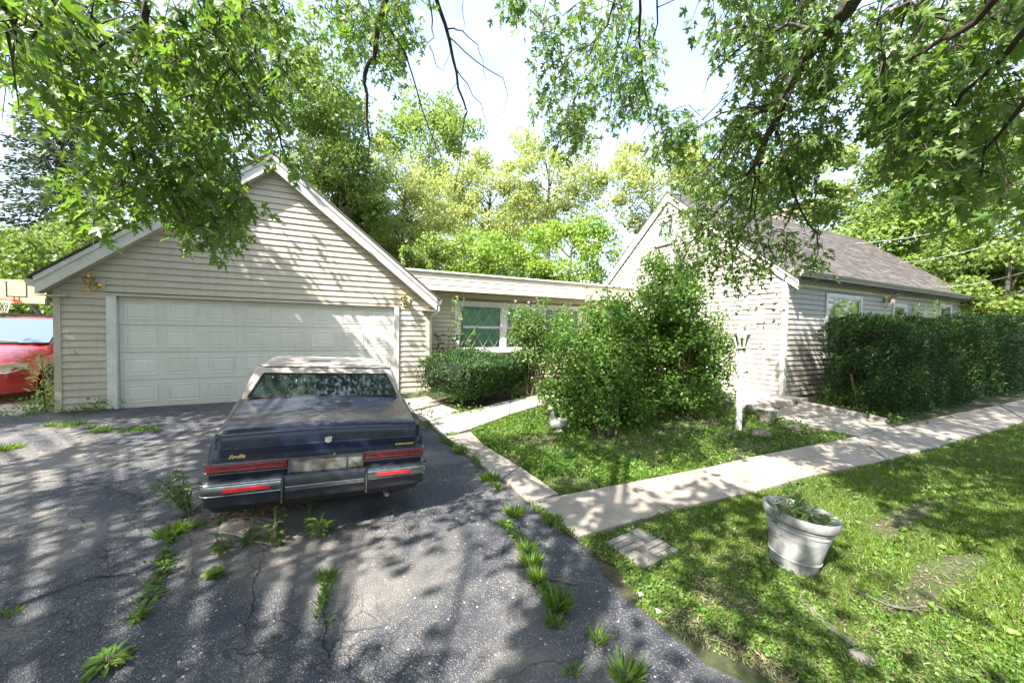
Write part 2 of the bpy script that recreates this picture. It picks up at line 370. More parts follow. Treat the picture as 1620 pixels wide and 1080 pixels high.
M['walkp'] = concrete('pale_path_concrete', (.42, .39, .345), (.31, .285, .245), .7)
M['porch'] = concrete('porch_concrete', (.40, .36, .30), (.27, .24, .2))
M['pad'] = concrete('neighbour_pad_concrete', (.48, .44, .38), (.34, .31, .26))
# soil and turf base
m_, t, b = nmat('soil'); P_ = opos(t)
col = ramp(t, noise(t, 9, 7, P_, .7), [(.3, (.022, .016, .010)), (.55, (.05, .036, .024)), (.75, (.11, .085, .058))])
gf = noise(t, 1.3, 5, P_, .6); col = mix(t, rng(t, gf, .42, .58, .1, .75), col, ramp(t, noise(t, 40, 4, P_), [(.3, (.03, .055, .008)), (.7, (.07, .11, .02))]))
t.links.new(col, b.inputs['Base Color']); b.inputs['Roughness'].default_value = .95; bump(t, b, noise(t, 35, 6, P_, .7), .9, .02); M['soil'] = m_
M['mulch'] = basic('dark_bed_soil', (.03, .02, .014), (.11, .08, .055), 14, .95, bscale=40, bstr=1)
# shingles
m_, t, b = nmat('brown_shingle'); g = t.nodes.new('ShaderNodeNewGeometry'); oi = t.nodes.new('ShaderNodeObjectInfo')
ad = t.nodes.new('ShaderNodeMath'); fr = t.nodes.new('ShaderNodeMath'); fr.operation = 'FRACT'; t.links.new(g.outputs['Random Per Island'], ad.inputs[0]); t.links.new(oi.outputs['Random'], ad.inputs[1]); t.links.new(ad.outputs[0], fr.inputs[0])
col = ramp(t, fr.outputs[0], [(0, (.036, .031, .029)), (.5, (.065, .056, .052)), (1, (.11, .095, .088))])
col = mix(t, rng(t, noise(t, 180, 3, g.outputs['Position']), .4, .7, 0, .5), col, (.06, .05, .05)); t.links.new(col, b.inputs['Base Color']); b.inputs['Roughness'].default_value = .95
M['shingle'] = m_
# foliage
M['maple'] = leafmat('silver_maple_leaf', (.085, .165, .035), (.125, .215, .05), (.19, .27, .09), tr=.52, rough=.38, sheen=.6)
M['canopy'] = leafmat('silver_maple_leaf_high', (.06, .10, .025), (.09, .14, .035), tr=.3)
M['grass'] = leafmat('lawn_grass', (.07, .14, .015), (.11, .19, .025), (.18, .20, .06), tr=.4)
M['grassb'] = leafmat('tuft_grass', (.08, .16, .02), (.13, .22, .035), tr=.4)
M['clover'] = leafmat('ground_ivy_leaf', (.07, .15, .025), (.12, .21, .045), tr=.35)
M['weed'] = leafmat('broad_weed_leaf', (.07, .15, .025), (.12, .21, .04), (.17, .22, .05), tr=.4)
M['yew'] = leafmat('yew_needles', (.016, .048, .010), (.034, .085, .016), (.075, .14, .03), tr=.22)
M['shrub'] = leafmat('shrub_leaf', (.06, .14, .018), (.10, .20, .028), (.16, .25, .055), tr=.44, sheen=.55)
M['hib'] = leafmat('hibiscus_leaf', (.08, .15, .035), (.12, .20, .05), (.18, .26, .09), tr=.42)
M['t_dark'] = leafmat('dark_tree_leaf', (.10, .16, .04), (.14, .21, .055), tr=.45)
M['t_mid'] = leafmat('mid_tree_leaf', (.14, .21, .05), (.20, .28, .08), tr=.48)
M['t_pale'] = leafmat('pale_willow_leaf', (.28, .33, .13), (.36, .40, .19), (.42, .44, .26), tr=.5)
M['t_lime'] = leafmat('lime_tree_leaf', (.17, .27, .05), (.25, .36, .08), tr=.5)
M['spruce'] = leafmat('blue_spruce_needle', (.05, .075, .05), (.09, .12, .08), tr=.15)
M['sage'] = leafmat('mugwort_leaf', (.10, .17, .06), (.16, .24, .09), tr=.4)

# ------------------------------------------------------------------ leaf templates
def tmpl(outline, center, fold=.25, droop=.15):
    pts = [center]+outline; v = np.array([(x, y, -abs(x)*fold*(-1)-droop*y*y) for x, y in pts]); n = len(outline)
    f = [(0, i+1, (i+1) % n+1) for i in range(n)]; return v, np.array(f)
_r = [(.0, .0), (.10, -.02), (.36, -.04), (.17, .13), (.36, .22), (.56, .52), (.30, .42), (.10, .36), (.15, .60), (.25, .74), (.12, .74), (.0, 1.0)]
MAPLE = tmpl(_r+[(-x, y) for x, y in _r[-2:0:-1]], (0, .28))
OVATE = tmpl([(0, 0), (.27, .25), (.30, .5), (.0, 1.), (-.30, .5), (-.27, .25)], (0, .4), .3, .12)
ROUND = tmpl([(.1, 0), (.42, .2), (.45, .6), (.15, .9), (-.15, .9), (-.45, .6), (-.42, .2), (-.1, 0)], (0, .5), .2, .1)
LANCE = tmpl([(0, 0), (.11, .35), (.08, .7), (0, 1), (-.08, .7), (-.11, .35)], (0, .5), .4, .25)
QUAD = (np.array([(0, 0, 0), (.38, .5, .1), (0, 1, -.05), (-.38, .5, .1)], float), np.array([(0, 1, 2), (0, 2, 3)]))
BLADE = (np.array([(-.5, 0, 0), (.5, 0, 0), (-.32, .55, 0), (.32, .55, 0), (0, 1, 0)], float), np.array([(0, 1, 3), (0, 3, 2), (2, 3, 4)]))
def unit(a): return a/np.maximum(np.linalg.norm(a, axis=-1, keepdims=True), 1e-9)
def basis(ax, nr):
    Y = unit(ax); Z = unit(nr-(nr*Y).sum(-1, keepdims=True)*Y); X = np.cross(Y, Z); return X, Y, Z
def scatter(T, P, ax, nr, s, sx=None):
    tv, tf = T; X, Y, Z = basis(ax, nr); s = np.asarray(s)[:, None, None]*np.ones((len(P), 1, 1)); sxx = s if sx is None else np.asarray(sx)[:, None, None]
    V = P[:, None, :]+X[:, None, :]*(tv[None, :, 0:1]*sxx)+Y[:, None, :]*(tv[None, :, 1:2]*s)+Z[:, None, :]*(tv[None, :, 2:3]*s)
    Fc = tf[None]+(np.arange(len(P))*len(tv))[:, None, None]
    return V.reshape(-1, 3), Fc.reshape(-1, 3)
def rdir(n, up=0.): 
    d = unit(RNG.normal(size=(n, 3))); d[:, 2] += up; return unit(d)

# ================================================================== GROUND
def grid_sheet(xs, ys, lift=0):
    X, Y = np.meshgrid(xs, ys); Z = H(X, Y)+lift; V = np.stack([X, Y, Z], -1).reshape(-1, 3)
    n = len(xs); i, j = np.meshgrid(np.arange(len(ys)-1), np.arange(n-1), indexing='ij'); a = (i*n+j).ravel()
    return V, np.stack([a, a+1, a+1+n, a+n], -1)
xs = np.concatenate([[-400, -150, -60, -30, -16], np.arange(-12, 18.01, .25), [20, 24, 30, 60, 150, 400]])
ys = np.concatenate([[-400, -100, -30, -12], np.arange(-8, 13.01, .25), [16, 20, 30, 60, 150, 400]])
V, Q = grid_sheet(xs, ys)
bmpz = RNG.normal(size=len(V))*.006; near = (np.abs(V[:, 0]) < 18) & (np.abs(V[:, 1]) < 13); V[:, 2] += np.where(near & (V[:, 0] > 1.9), bmpz, 0)
ground = setting('ground', fast_mesh('ground', V, Q, M['soil'], True))

# driveway
edge_px = [(1200, 1100), (1180, 1079), (1110, 1040), (1060, 1008), (1000, 955), (935, 885), (914, 856), (842, 800), (794, 762), (755, 734), (703, 695), (676, 674)]
edge = [G(*p) for p in edge_px]
ex_ = [-8., -2.]+[p.y for p in edge]+[8., 9.22]; exx = [2.1, 2.0]+[p.x for p in edge]+[1.40, 1.40]
order = np.argsort(ex_); ex_ = np.array(ex_)[order]; exx = np.array(exx)[order]
def drive_edge(y): return np.interp(y, ex_, exx)
rows = np.concatenate([np.arange(-8, -.5, .5), np.arange(-.5, 9.22, .08), [9.23]])
cols = np.concatenate([np.linspace(0, .06, 6), np.linspace(.08, 1, 70)])
V = []
for y in rows:
    xr = float(drive_edge(y))+.02*math.sin(y*9)+.015*math.sin(y*23+1); xl = -14. if y < 7.4 else -14+(y-7.4)*5.2
    x = xr+(xl-xr)*cols; z = H(x, np.full_like(x, y))+.022; z[0] -= .02
    V.append(np.stack([x, np.full_like(x, y), z], -1))
V = np.concatenate(V); n = len(cols); i, j = np.meshgrid(np.arange(len(rows)-1), np.arange(n-1), indexing='ij'); a = (i*n+j).ravel()
drive = setting('driveway', fast_mesh('driveway', V, np.stack([a, a+n, a+n+1, a+1], -1), M['asphalt'], True))
# open cracks with a ragged outline
def crack(pts, wd):
    P_ = [G(*p) for p in pts]; fine = []
    for a_, b_ in zip(P_[:-1], P_[1:]):
        k = max(3, int((b_-a_).length/.05))
        for q in range(k): fine.append(a_.lerp(b_, q/k)+Vector((random.uniform(-.018, .018), random.uniform(-.018, .018), 0)))
    L_, R_ = [], []
    for i_, p in enumerate(fine):
        d = (fine[min(i_+1, len(fine)-1)]-fine[max(i_-1, 0)]).normalized(); s_ = Vector((-d.y, d.x, 0)); t_ = wd*random.uniform(.35, 1.1)*min(1, .3+min(i_, len(fine)-i_)/6)
        z = float(H(p.x, p.y))+.0265; L_.append((p.x+s_.x*t_, p.y+s_.y*t_, z)); R_.append((p.x-s_.x*t_, p.y-s_.y*t_, z))
    obj('crack', MB().grid([L_, R_], False).mesh('crack', M['seal_crack']), drive)
    n_ = len(fine)*5; P_c = np.array([fine[random.randrange(len(fine))] for _ in range(n_)])+RNG.normal(size=(n_, 3))*np.array([.022, .022, 0]); P_c[:, 2] = H(P_c[:, 0], P_c[:, 1])+.025
    V_, F_ = scatter((np.array([(-.5, 0, 0), (.5, .1, 0), (.1, .9, 0), (0, .35, .45)], float), np.array([(0, 1, 3), (1, 2, 3), (2, 0, 3)])), P_c, rdir(n_)*np.array([1, 1, .05]), np.repeat(np.array([[0, 0, 1.]]), n_, 0), RNG.uniform(.006, .018, n_)); obj('crumbs', fast_mesh('crumbs', V_, F_, M['asphalt']), drive, stuff=True)
for c, wd in (([(215, 990), (240, 940), (262, 880), (283, 830), (330, 790)], .007), ([(395, 1010), (400, 930), (415, 880)], .0035), ([(0, 975), (60, 950), (140, 922), (230, 908)], .007),
              ([(518, 1060), (512, 980), (520, 925)], .0035), ([(885, 985), (862, 930), (830, 870)], .0035), ([(400, 880), (520, 842), (700, 815), (790, 800)], .0035), ([(165, 872), (170, 910)], .0035), ([(0, 770), (120, 762), (260, 800)], .005)): crack(c, wd)
# pad under the neighbour's van
pad = MB().prism([(-16, 9.0, -.02), (-4.46, 9.0, -.02), (-4.46, 13.2, -.02), (-4.5, 24, -.02), (-16, 24, -.02)], (0, 0, .035)).mesh('parking_pad', M['pad'])
setting('parking_pad', pad)

# walkways, slab by slab
def slab(poly, parent, mat, name='slab', lift=.035, inset=.011):
    P_ = [Vector(G(*p)) if len(p) == 2 else Vector((p[0], p[1], float(H(p[0], p[1])))) for p in poly]; c = sum(P_, Vector())/len(P_)
    top = []
    for p in P_:
        d = (c-p); d.z = 0; q = p+d.normalized()*inset; q.z = float(H(q.x, q.y))+lift+random.uniform(-.004, .004); top.append(q)
    b_ = MB(); n_ = len(top); ch = [q+(c-q).normalized()*.012+Vector((0, 0, .006)) for q in top]
    for q in ch: q.z = top[ch.index(q)].z+.005
    low = [q-Vector((0, 0, .09)) for q in top]
    b_.add(low+top+ch, [tuple(range(2*n_, 3*n_))]+[(i, (i+1) % n_, n_+(i+1) % n_, n_+i) for i in range(n_)]+[(n_+i, n_+(i+1) % n_, 2*n_+(i+1) % n_, 2*n_+i) for i in range(n_)])
    return obj(name, b_.mesh(name, mat), parent)
walk = setting('walkway')
FAR = [(842, 797), (983, 770), (1109, 745), (1208, 722), (1355, 694), (1411, 678), (1500, 659), (1580, 643)]
NEAR = [(914, 856), (1062, 812), (1196, 781), (1290, 755), (1404, 731), (1470, 713), (1555, 689), (1625, 668)]
for a_, b_, c_, d_ in zip(FAR[:-1], FAR[1:], NEAR[1:], NEAR[:-1]): slab([a_, b_, c_, d_], walk, M['walk'])
fa, na = G(*FAR[-1]), G(*NEAR[-1])
for k in range(5):
    x0, x1 = 0+1.5*k, 1.5*(k+1); slab([(fa.x+x0, fa.y-.02*k, 0), (fa.x+x1, fa.y-.02*(k+1), 0), (na.x+x1*1.0, na.y, 0), (na.x+x0, na.y, 0)], walk, M['walk'])
side = setting('side_path')
STRIP_L = [(842, 798), (794, 762), (745, 727), (703, 693)]; STRIP_R = [(884, 785), (822, 742), (768, 709), (745, 686)]
for k in range(3): slab([STRIP_L[k], STRIP_L[k+1], STRIP_R[k+1], STRIP_R[k]], side, M['walk'])
path = setting('path')
PU = [(676, 670), (729, 656), (807, 635), (849, 627), (905, 612)]; PL = [(703, 693), (745, 681), (806, 658), (850, 645), (915, 628)]
for k in range(4): slab([PU[k], PU[k+1], PL[k+1], PL[k]], path, M['walkp'])
slab([(655, 652), (700, 642), (733, 654), (676, 668), (666, 668)], path, M['walkp'], lift=.028); slab([(640, 634), (676, 628), (700, 640), (655, 650)], path, M['walk'], lift=.026)
br = setting('porch_path')
slab([(1222, 660), (1237, 646), (1263, 642), (1330, 656), (1290, 678)], br, M['walk']); slab([(1290, 678), (1330, 656), (1400, 671), (1411, 677), (1356, 693)], br, M['walk'])

# ================================================================== BUILDING HELPERS
def frontmap(Yp): return lambda u, z, o: Vector((u, Yp-o, z))
def sidemap(Xp): return lambda u, z, o: Vector((Xp-o, u, z))
def board(mp_, u0b, u1b, z0, u0t, u1t, z1, parent, mat):
    if max(u1b-u0b, u1t-u0t) < .03: return
    ub, ut = .024, .003; v = [mp_(u0b, z0, 0), mp_(u1b, z0, 0), mp_(u1t, z1, 0), mp_(u0t, z1, 0), mp_(u0b, z0, ub), mp_(u1b, z0, ub), mp_(u1t, z1, ut), mp_(u0t, z1, ut),
                              mp_(u0b, z0+.012, ub-.001), mp_(u1b, z0+.012, ub-.001)]
    f = [(0, 1, 5, 4), (4, 5, 9, 8), (8, 9, 6, 7), (3, 7, 6, 2), (0, 4, 8, 7, 3), (1, 2, 6, 9, 5), (0, 3, 2, 1)]
    return obj('siding_board', MB().add(v, f).mesh('siding_board', mat), parent)
def courses(mp_, zlo, zhi, e, span, cuts, parent, mat, start=0.):
    """span(z)->(u0,u1); cuts: (u0,u1,z0,z1) openings"""
    z = zlo+start; 
    while z < zhi-.01:
        z1 = min(z+e-.004, zhi); a0, a1 = span(z); b0, b1 = span(z1); segs = [(a0, a1, b0, b1)]
        for c0, c1, c2, c3 in cuts:
            if z1 > c2+.02 and z < c3-.02:
                ns = []
                for s0, s1, t0, t1 in segs:
                    if c1 <= min(s0, t0) or c0 >= max(s1, t1): ns.append((s0, s1, t0, t1)); continue
                    if c0 > s0+.02: ns.append((s0, c0, min(t0, c0), c0))
                    if c1 < s1-.02: ns.append((c1, s1, c1, max(t1, c1)))
                segs = ns
        for s0, s1, t0, t1 in segs:
            while min(s1, t1)-max(s0, t0) > 3.4:
                q_ = max(s0, t0)+random.uniform(1.6, 3.2); board(mp_, s0, q_-.0008, z+random.uniform(-.0015, .0015), t0, q_-.0008, z1, parent, mat); s0 = t0 = q_+.0008
            board(mp_, s0, s1, z, t0, t1, z1, parent, mat)
        z += e
def slabbox(mp_, u0, u1, z0, z1, o0, o1):
    a, b_ = mp_(u0, z0, o0), mp_(u1, z1, o1); return [min(a[i], b_[i]) for i in range(3)], [max(a[i], b_[i]) for i in range(3)]
def window(mp_, u0, u1, z0, z1, parent, fw=.07, cm='curtain', sash=True, lattice=False, out=.04, pane='glass_clear', curtain=True):
    fr = MB()
    for a_ in ((u0, u1, z1-fw, z1), (u0, u1, z0, z0+fw), (u0, u0+fw, z0+fw, z1-fw), (u1-fw, u1, z0+fw, z1-fw)): fr.box(*slabbox(mp_, *a_, .0, out))
    o = obj('window', fr.mesh('window', M['trim']), parent); bevel(o, .004, 1)
    zi, zt, ui, ut = z0+fw, z1-fw, u0+fw, u1-fw
    s_ = MB(); sw = .035; zs = [(zi, (zi+zt)/2), ((zi+zt)/2, zt)] if sash else [(zi, zt)]
    for k, (p, q) in enumerate(zs):
        od = (.002, .018) if k == 0 else (.012, .028)
        for a_ in ((ui, ut, q-sw, q), (ui, ut, p, p+sw), (ui, ui+sw, p+sw, q-sw), (ut-sw, ut, p+sw, q-sw)): s_.box(*slabbox(mp_, *a_, *od))
    obj('sash', s_.mesh('sash', M['trim']), o)
    obj('pane', MB().box(*slabbox(mp_, ui, ut, zi, zt, -.004, .0)).mesh('pane', M[pane]), o)
    if curtain:
        rowsl = []
        for zz in (zi, zt): rowsl.append([mp_(ui+(ut-ui)*k/40, zz, -.0062+.0015*math.sin(k*1.3)) for k in range(41)])
        obj('curtain', MB().grid(rowsl).mesh('curtain', M[cm]), o)
    if lattice:
        lt = MB(); wd, ht = ut-ui, zt-zi; n_ = 4
        for p, q in zs:
            ua, ub_, za, zb_ = ui+sw, ut-sw, p+sw, q-sw; st = (ub_-ua)/3.5; sl_ = 1.75
            for k in range(-6, 10):
                for sg in (1, -1):
                    u0 = ua+k*st; lo_, hi_ = [], []
                    # line u = u0 + sg*(z-za)/sl_, clipped to the sash
                    z_a, z_b = za, zb_
                    zs_ = sorted([za+(ua-u0)*sg*sl_, za+(ub_-u0)*sg*sl_]); z_a, z_b = max(za, zs_[0]), min(zb_, zs_[1])
                    if z_b-z_a > .02: lt.bar(mp_(u0+sg*(z_a-za)/sl_, z_a, .004), mp_(u0+sg*(z_b-za)/sl_, z_b, .004), .0055, .004, (0, -1, 0.01))
        if lt.v: obj('lattice', lt.mesh('lattice', M['trimc']), o)
    return o

# ================================================================== GARAGE
gar = thing('garage', 'beige sided two-car garage with a steep gable and a white panelled overhead door', 'garage', (-1.15, 9.2, 0))
GX0, GX1, GY = -4.40, 2.13, 9.2
AP = (-1.16, 5.11); EL = (-4.52, 2.36); ER = (2.265, 2.34)      # top edge of the rake boards at the plane of the fascia
GA = .30
def rk_in(z):   # inner span of the gable under the rakes
    zl = lambda x: EL[1]+(x-EL[0])*(AP[1]-EL[1])/(AP[0]-EL[0])-.20
    ul = EL[0]+(z+.22-EL[1])/(AP[1]-EL[1])*(AP[0]-EL[0]); ur = ER[0]+(z+.22-ER[1])/(AP[1]-ER[1])*(AP[0]-ER[0])
    return max(ul, GX0+.05), min(ur, GX1-.05)
core = MB().prism([(GX0+.02, GY+.018, -.1), (-3.62, GY+.018, -.1), (-3.62, GY+.018, 2.12), (1.31, GY+.018, 2.12), (1.31, GY+.018, -.1), (GX1-.02, GY+.018, -.1), (GX1-.02, GY+.018, 2.1), (AP[0], GY+.018, 4.78), (GX0+.02, GY+.018, 2.1)], (0, .12, 0))
core.box((GX0+.02, GY+.14, -.1), (GX0+.14, 15.6, 2.2)).box((GX1-.14, GY+.14, -.1), (GX1-.02, 15.6, 2.2)).box((GX0+.02, 15.6, -.1), (GX1-.02, 15.7, 2.2))
obj('wall', core.mesh('wall', M['core']), gar)
fm = frontmap(GY+.016)
courses(fm, .03, 4.8, .1255, rk_in, [(-3.735, 1.395, 0, 2.14)], gar, M['siding'])
tr = MB().box((GX0-.005, GY-.015, 0), (GX0+.085, GY+.04, 2.2)); obj('corner_trim', tr.mesh('corner_trim', M['siding']), gar)
obj('corner_trim', MB().box((GX1-.085, GY-.015, 0), (GX1+.005, GY+.04, 2.16)).mesh('corner_trim', M['siding']), gar)
for x0, x1 in ((GX0+.085, -3.74), (1.40, GX1-.085)): obj('starter_strip', MB().box((x0, GY-.002, -.02), (x1, GY+.03, .028)).mesh('starter_strip', M['trim']), gar)
for x0, x1 in ((-3.735, -3.60), (1.285, 1.395)):
    o = obj('door_jamb', MB().box((x0, GY-.03, 0), (x1, GY+.10, 2.085)).mesh('door_jamb', M['trim']), gar); bevel(o)
obj('door_head', MB().box((-3.735, GY-.028, 2.087), (1.395, GY+.10, 2.14)).mesh('door_head', M['siding']), gar)
obj('door_void', MB().box((-3.6, GY+.16, 0), (1.3, GY+.2, 2.1)).mesh('door_void', M['dark']), gar)
SH = .519
for k in range(4):
    z0 = .012+k*SH; sec = obj('door_section', MB().box((-3.597, GY+.06, z0), (1.283, GY+.10, z0+SH-.006)).mesh('door_section', M['door']), gar); bevel(sec, .006, 2)
    pw = 4.88/8
    for i in range(8):
        cx = -3.597+pw*(i+.5); a, b_ = pw*.385, .165; cz = z0+SH/2
        def ring(sx, sz, o): return [(cx-sx, GY+.06-o, cz-sz), (cx+sx, GY+.06-o, cz-sz), (cx+sx, GY+.06-o, cz+sz), (cx-sx, GY+.06-o, cz+sz)]
        r_ = [ring(a, b_, .0005), ring(a-.006, b_-.006, .007), ring(a-.018, b_-.018, .007), ring(a-.03, b_-.03, .001), ring(a-.045, b_-.045, .001), ring(a-.058, b_-.058, .006)]
        v = [p for q in r_ for p in q]; f = [(4*q+i_, 4*q+(i_+1) % 4, 4*q+4+(i_+1) % 4, 4*q+4+i_) for q in range(5) for i_ in range(4)]+[(20, 21, 22, 23)]
        obj('raised_panel', MB().add(v, f).mesh('raised_panel', M['door']), sec)
obj('lift_handle', MB().tube([(-1.25, GY+.05, .30), (-1.25, GY+.03, .30), (-1.08, GY+.03, .30), (-1.08, GY+.05, .30)], .008, 6).mesh('lift_handle', M['steel']), gar)
obj('door_seal', MB().box((-3.597, GY+.062, -.012), (1.283, GY+.095, .010)).mesh('door_seal', M['rubber']), gar)
# rakes and roof
FY = 8.98
for e in (EL, ER):
    s_ = 1 if e[0] > AP[0] else -1
    def q(z_off0, z_off1, y0, y1, ext=0):
        ex, ez = e[0], e[1]; return MB().prism([(AP[0], y0, AP[1]+z_off0), (ex, y0, ez+z_off0), (ex, y0, ez+z_off1), (AP[0], y0, AP[1]+z_off1)], (0, y1-y0, 0))
    obj('rake_board', q(-.30, -.095, FY+.012, FY+.035).mesh('rake_board', M['trim']), gar)
    obj('rake_crown', q(-.10, -.012, FY-.018, FY+.012).mesh('rake_crown', M['trim']), gar)
    obj('rake_soffit', q(-.285, -.27, FY+.035, GY+.0).mesh('rake_soffit', M['soffit']), gar)
    o = MB().prism([(AP[0], FY-.04, AP[1]+.0), (e[0]+s_*.06, FY-.04, e[1]-.05), (e[0]+s_*.06, FY-.04, e[1]-.012), (AP[0], FY-.04, AP[1]+.042)], (0, 6.9, 0)); obj('roof', o.mesh('roof', M['shingle']), gar)
    obj('eave_soffit', MB().box((min(e[0], e[0]-s_*.35), FY+.04, e[1]-.318), (max(e[0], e[0]-s_*.35), 15.6, e[1]-.302)).mesh('eave_soffit', M['soffit']), gar)
    g_ = MB().prism([(e[0]+s_*.01, FY+.02, e[1]-.07), (e[0]+s_*.13, FY+.02, e[1]-.05), (e[0]+s_*.12, FY+.02, e[1]-.10), (e[0]+s_*.08, FY+.02, e[1]-.17), (e[0]+s_*.01, FY+.02, e[1]-.17)], (0, 6.5, 0))
    obj('gutter', g_.mesh('gutter', M['trim']), gar)
ds = MB().tube([(ER[0]+.06, FY+.06, 2.14), (ER[0]+.06, FY+.06, 2.04), (ER[0]+.0, FY+.1, 1.97), (GX1+.05, GY-.0, 1.90), (GX1+.035, GY+.05, 1.82), (GX1+.035, GY+.05, 1.0), (GX1+.035, GY+.05, .12), (GX1+.06, GY-.05, .05)], .036, 8)
obj('downspout', ds.mesh('downspout', M['trim']), gar)

def coach_lamp(px, py, label, plate_col):
    c = onY(px, py, GY-.01); L_ = thing('wall_lantern', label, 'lantern', c, 'brass lanterns beside the garage door')
    T = Matrix.Identity(4)
    def add(nm, mb, mt): return obj(nm, mb.mesh(nm, mt), L_, T, local=True)
    bevel(add('mounting_block', MB().box((-.02, -.022, -.115), (.16, .004, .095)), plate_col), .004, 1)
    add('back_plate', MB().lathe([(0, -.0), (.055, .0), (.05, .012), (.03, .03), (0, .034)], 16, M=Matrix.Translation((.075, -.022, -.03)) @ Matrix.Rotation(PI/2, 4, 'X')), M['brass'])
    add('arm', MB().tube([(.075, -.05, -.03), (.07, -.10, -.07), (.03, -.13, -.10), (0, -.13, -.07), (0, -.13, -.03)], .010, 8).lathe([(0, -.16), (.012, -.15), (.008, -.12), (.02, -.09), (.024, -.06), (.045, -.03), (.0, -.028)], 12, (0, -.13, 0)), M['brass'])
    sh = MB()
    for k in range(6):
        t0, t1 = 2*PI*k/6, 2*PI*(k+1)/6
        sh.add([(.045*math.cos(t0), -.13+.045*math.sin(t0), -.025), (.045*math.cos(t1), -.13+.045*math.sin(t1), -.025), (.085*math.cos(t1), -.13+.085*math.sin(t1), .085), (.085*math.cos(t0), -.13+.085*math.sin(t0), .085)], [(0, 1, 2, 3)])
    add('glass_shade', sh, M['glass_clear'])
    fr = MB()
    for k in range(6):
        t0, t1 = 2*PI*k/6, 2*PI*(k+1)/6; fr.tube([(.045*math.cos(t0), -.13+.045*math.sin(t0), -.025), (.085*math.cos(t0), -.13+.085*math.sin(t0), .085)], .004, 5)
        fr.tube([(.085*math.cos(t0), -.13+.085*math.sin(t0), .085), (.085*math.cos(t1), -.13+.085*math.sin(t1), .085)], .005, 5)
    add('lantern_frame', fr, M['brass'])
    add('lantern_cap', MB().lathe([(.088, .085), (.06, .105), (.035, .115), (.03, .135), (.04, .15), (.012, .165), (.012, .18), (0, .195)], 12, (0, -.13, 0)), M['brass'])
    add('bulb', MB().ball((0, -.13, .03), (.016, .016, .035), 8, 6), M['post_white'])
coach_lamp(147, 449, 'brass coach lantern on the left side of the garage door, on a tan block', M['siding2'])
coach_lamp(638, 477, 'brass coach lantern on the right side of the garage door, near the downspout', M['siding2'])

# ================================================================== BREEZEWAY
bz = thing('breezeway', 'low flat-roofed cream sided breezeway linking the garage and the house', 'building', (5.6, 10.6, 0))
BY = 10.6; XH, YH = 9.68, 5.06
bm_ = frontmap(BY+.016)
wins = [(3.30, 4.78, .95, 2.36), (4.86, 6.2, .95, 2.36), (6.28, 7.75, .95, 2.36)]
obj('wall', MB().box((2.15, BY+.2, 0), (XH, BY+.3, 2.9)).mesh('wall', M['dark']), bz)
wl = MB()
for a_ in ((2.15, 3.30), (7.75, XH)): wl.box((a_[0], BY+.018, 0), (a_[1], BY+.1, 2.9))
wl.box((3.30, BY+.018, 0), (7.75, BY+.1, .95)).box((3.30, BY+.018, 2.36), (7.75, BY+.1, 2.9)); wl.box((4.78, BY+.018, .95), (4.86, BY+.1, 2.36)).box((6.2, BY+.018, .95), (6.28, BY+.1, 2.36))
obj('wall_frame', wl.mesh('wall_frame', M['core']), bz)
courses(bm_, .02, 2.72, .1255, lambda z: (2.16, XH-.02), [(3.22, 7.83, .87, 2.44)], bz, M['siding2'])
obj('window_casing', MB().box((3.22, BY-.012, 2.36), (7.83, BY+.017, 2.44)).box((3.22, BY-.012, .87), (7.83, BY+.017, .95)).box((3.22, BY-.012, .95), (3.30, BY+.017, 2.36)).box((7.75, BY-.012, .95), (7.83, BY+.017, 2.36)).box((4.78, BY-.012, .95), (4.86, BY+.017, 2.36)).box((6.2, BY-.012, .95), (6.28, BY+.017, 2.36)).mesh('window_casing', M['trim']), bz)
for k, wn in enumerate(wins): window(frontmap(BY+.03), *wn, bz, fw=.05, lattice=True)
FYB = 10.12
obj('soffit', MB().box((1.3, FYB+.02, 2.70), (XH, BY, 2.72)).mesh('soffit', M['soffit']), bz)
for k in range(3): obj('fascia_board', MB().add([(1.3, FYB-.012, 2.66+k*.155), (XH, FYB-.012, 2.66+k*.155), (XH, FYB, 2.66+k*.155+.152), (1.3, FYB, 2.66+k*.155+.152), (1.3, FYB+.03, 2.66+k*.155), (XH, FYB+.03, 2.66+k*.155), (XH, FYB+.03, 2.812+k*.155), (1.3, FYB+.03, 2.812+k*.155)], [(0, 1, 2, 3), (4, 7, 6, 5), (0, 4, 5, 1), (3, 2, 6, 7), (0, 3, 7, 4), (1, 5, 6, 2)]).mesh('fascia_board', M['trimc']), bz)
obj('drip_edge', MB().prism([(1.3, FYB-.06, 3.155), (1.3, FYB-.05, 3.128), (1.3, FYB+.05, 3.128), (1.3, FYB+.05, 3.19), (1.3, FYB-.03, 3.19)], (XH-1.3, 0, 0)).mesh('drip_edge', M['trimc']), bz)
obj('roof', MB().box((1.3, FYB+.05, 3.13), (XH, 14.8, 3.175)).mesh('roof', M['shingle']), bz)

# ================================================================== HOUSE
hs = thing('house', 'pale sided one-and-a-half storey house with a brown shingled roof behind the hedge', 'house', (14, 8.6, 0))
XE = 22.6; YB = 12.1; EZ = 2.98; YR = (YH+YB)/2; RZ = 5.95; SL = (RZ-EZ)/(YR-YH)
gw = (8.28, 9.06, 4.42, 5.26)
obj('wall', MB().prism([(XH+.018, YH+.02, 0), (XH+.018, YB, 0), (XH+.018, YB, EZ), (XH+.018, YR, RZ-.06), (XH+.018, YH+.02, EZ)], (.1, 0, 0)).box((XH+.12, YH+.02, 0), (XE, YH+.12, EZ)).box((XE-.1, YH+.12, 0), (XE, YB, EZ)).box((XH+.12, YB-.1, 0), (XE-.1, YB, EZ)).mesh('wall', M['core']), hs)
sm_ = sidemap(XH+.016)
def gspan(z):
    d = max(0, (z+.16-EZ)/SL); return YH+.07+d, YB-.07-d
courses(sm_, .06, RZ-.2, .1255, gspan, [gw], hs, M['siding3'])
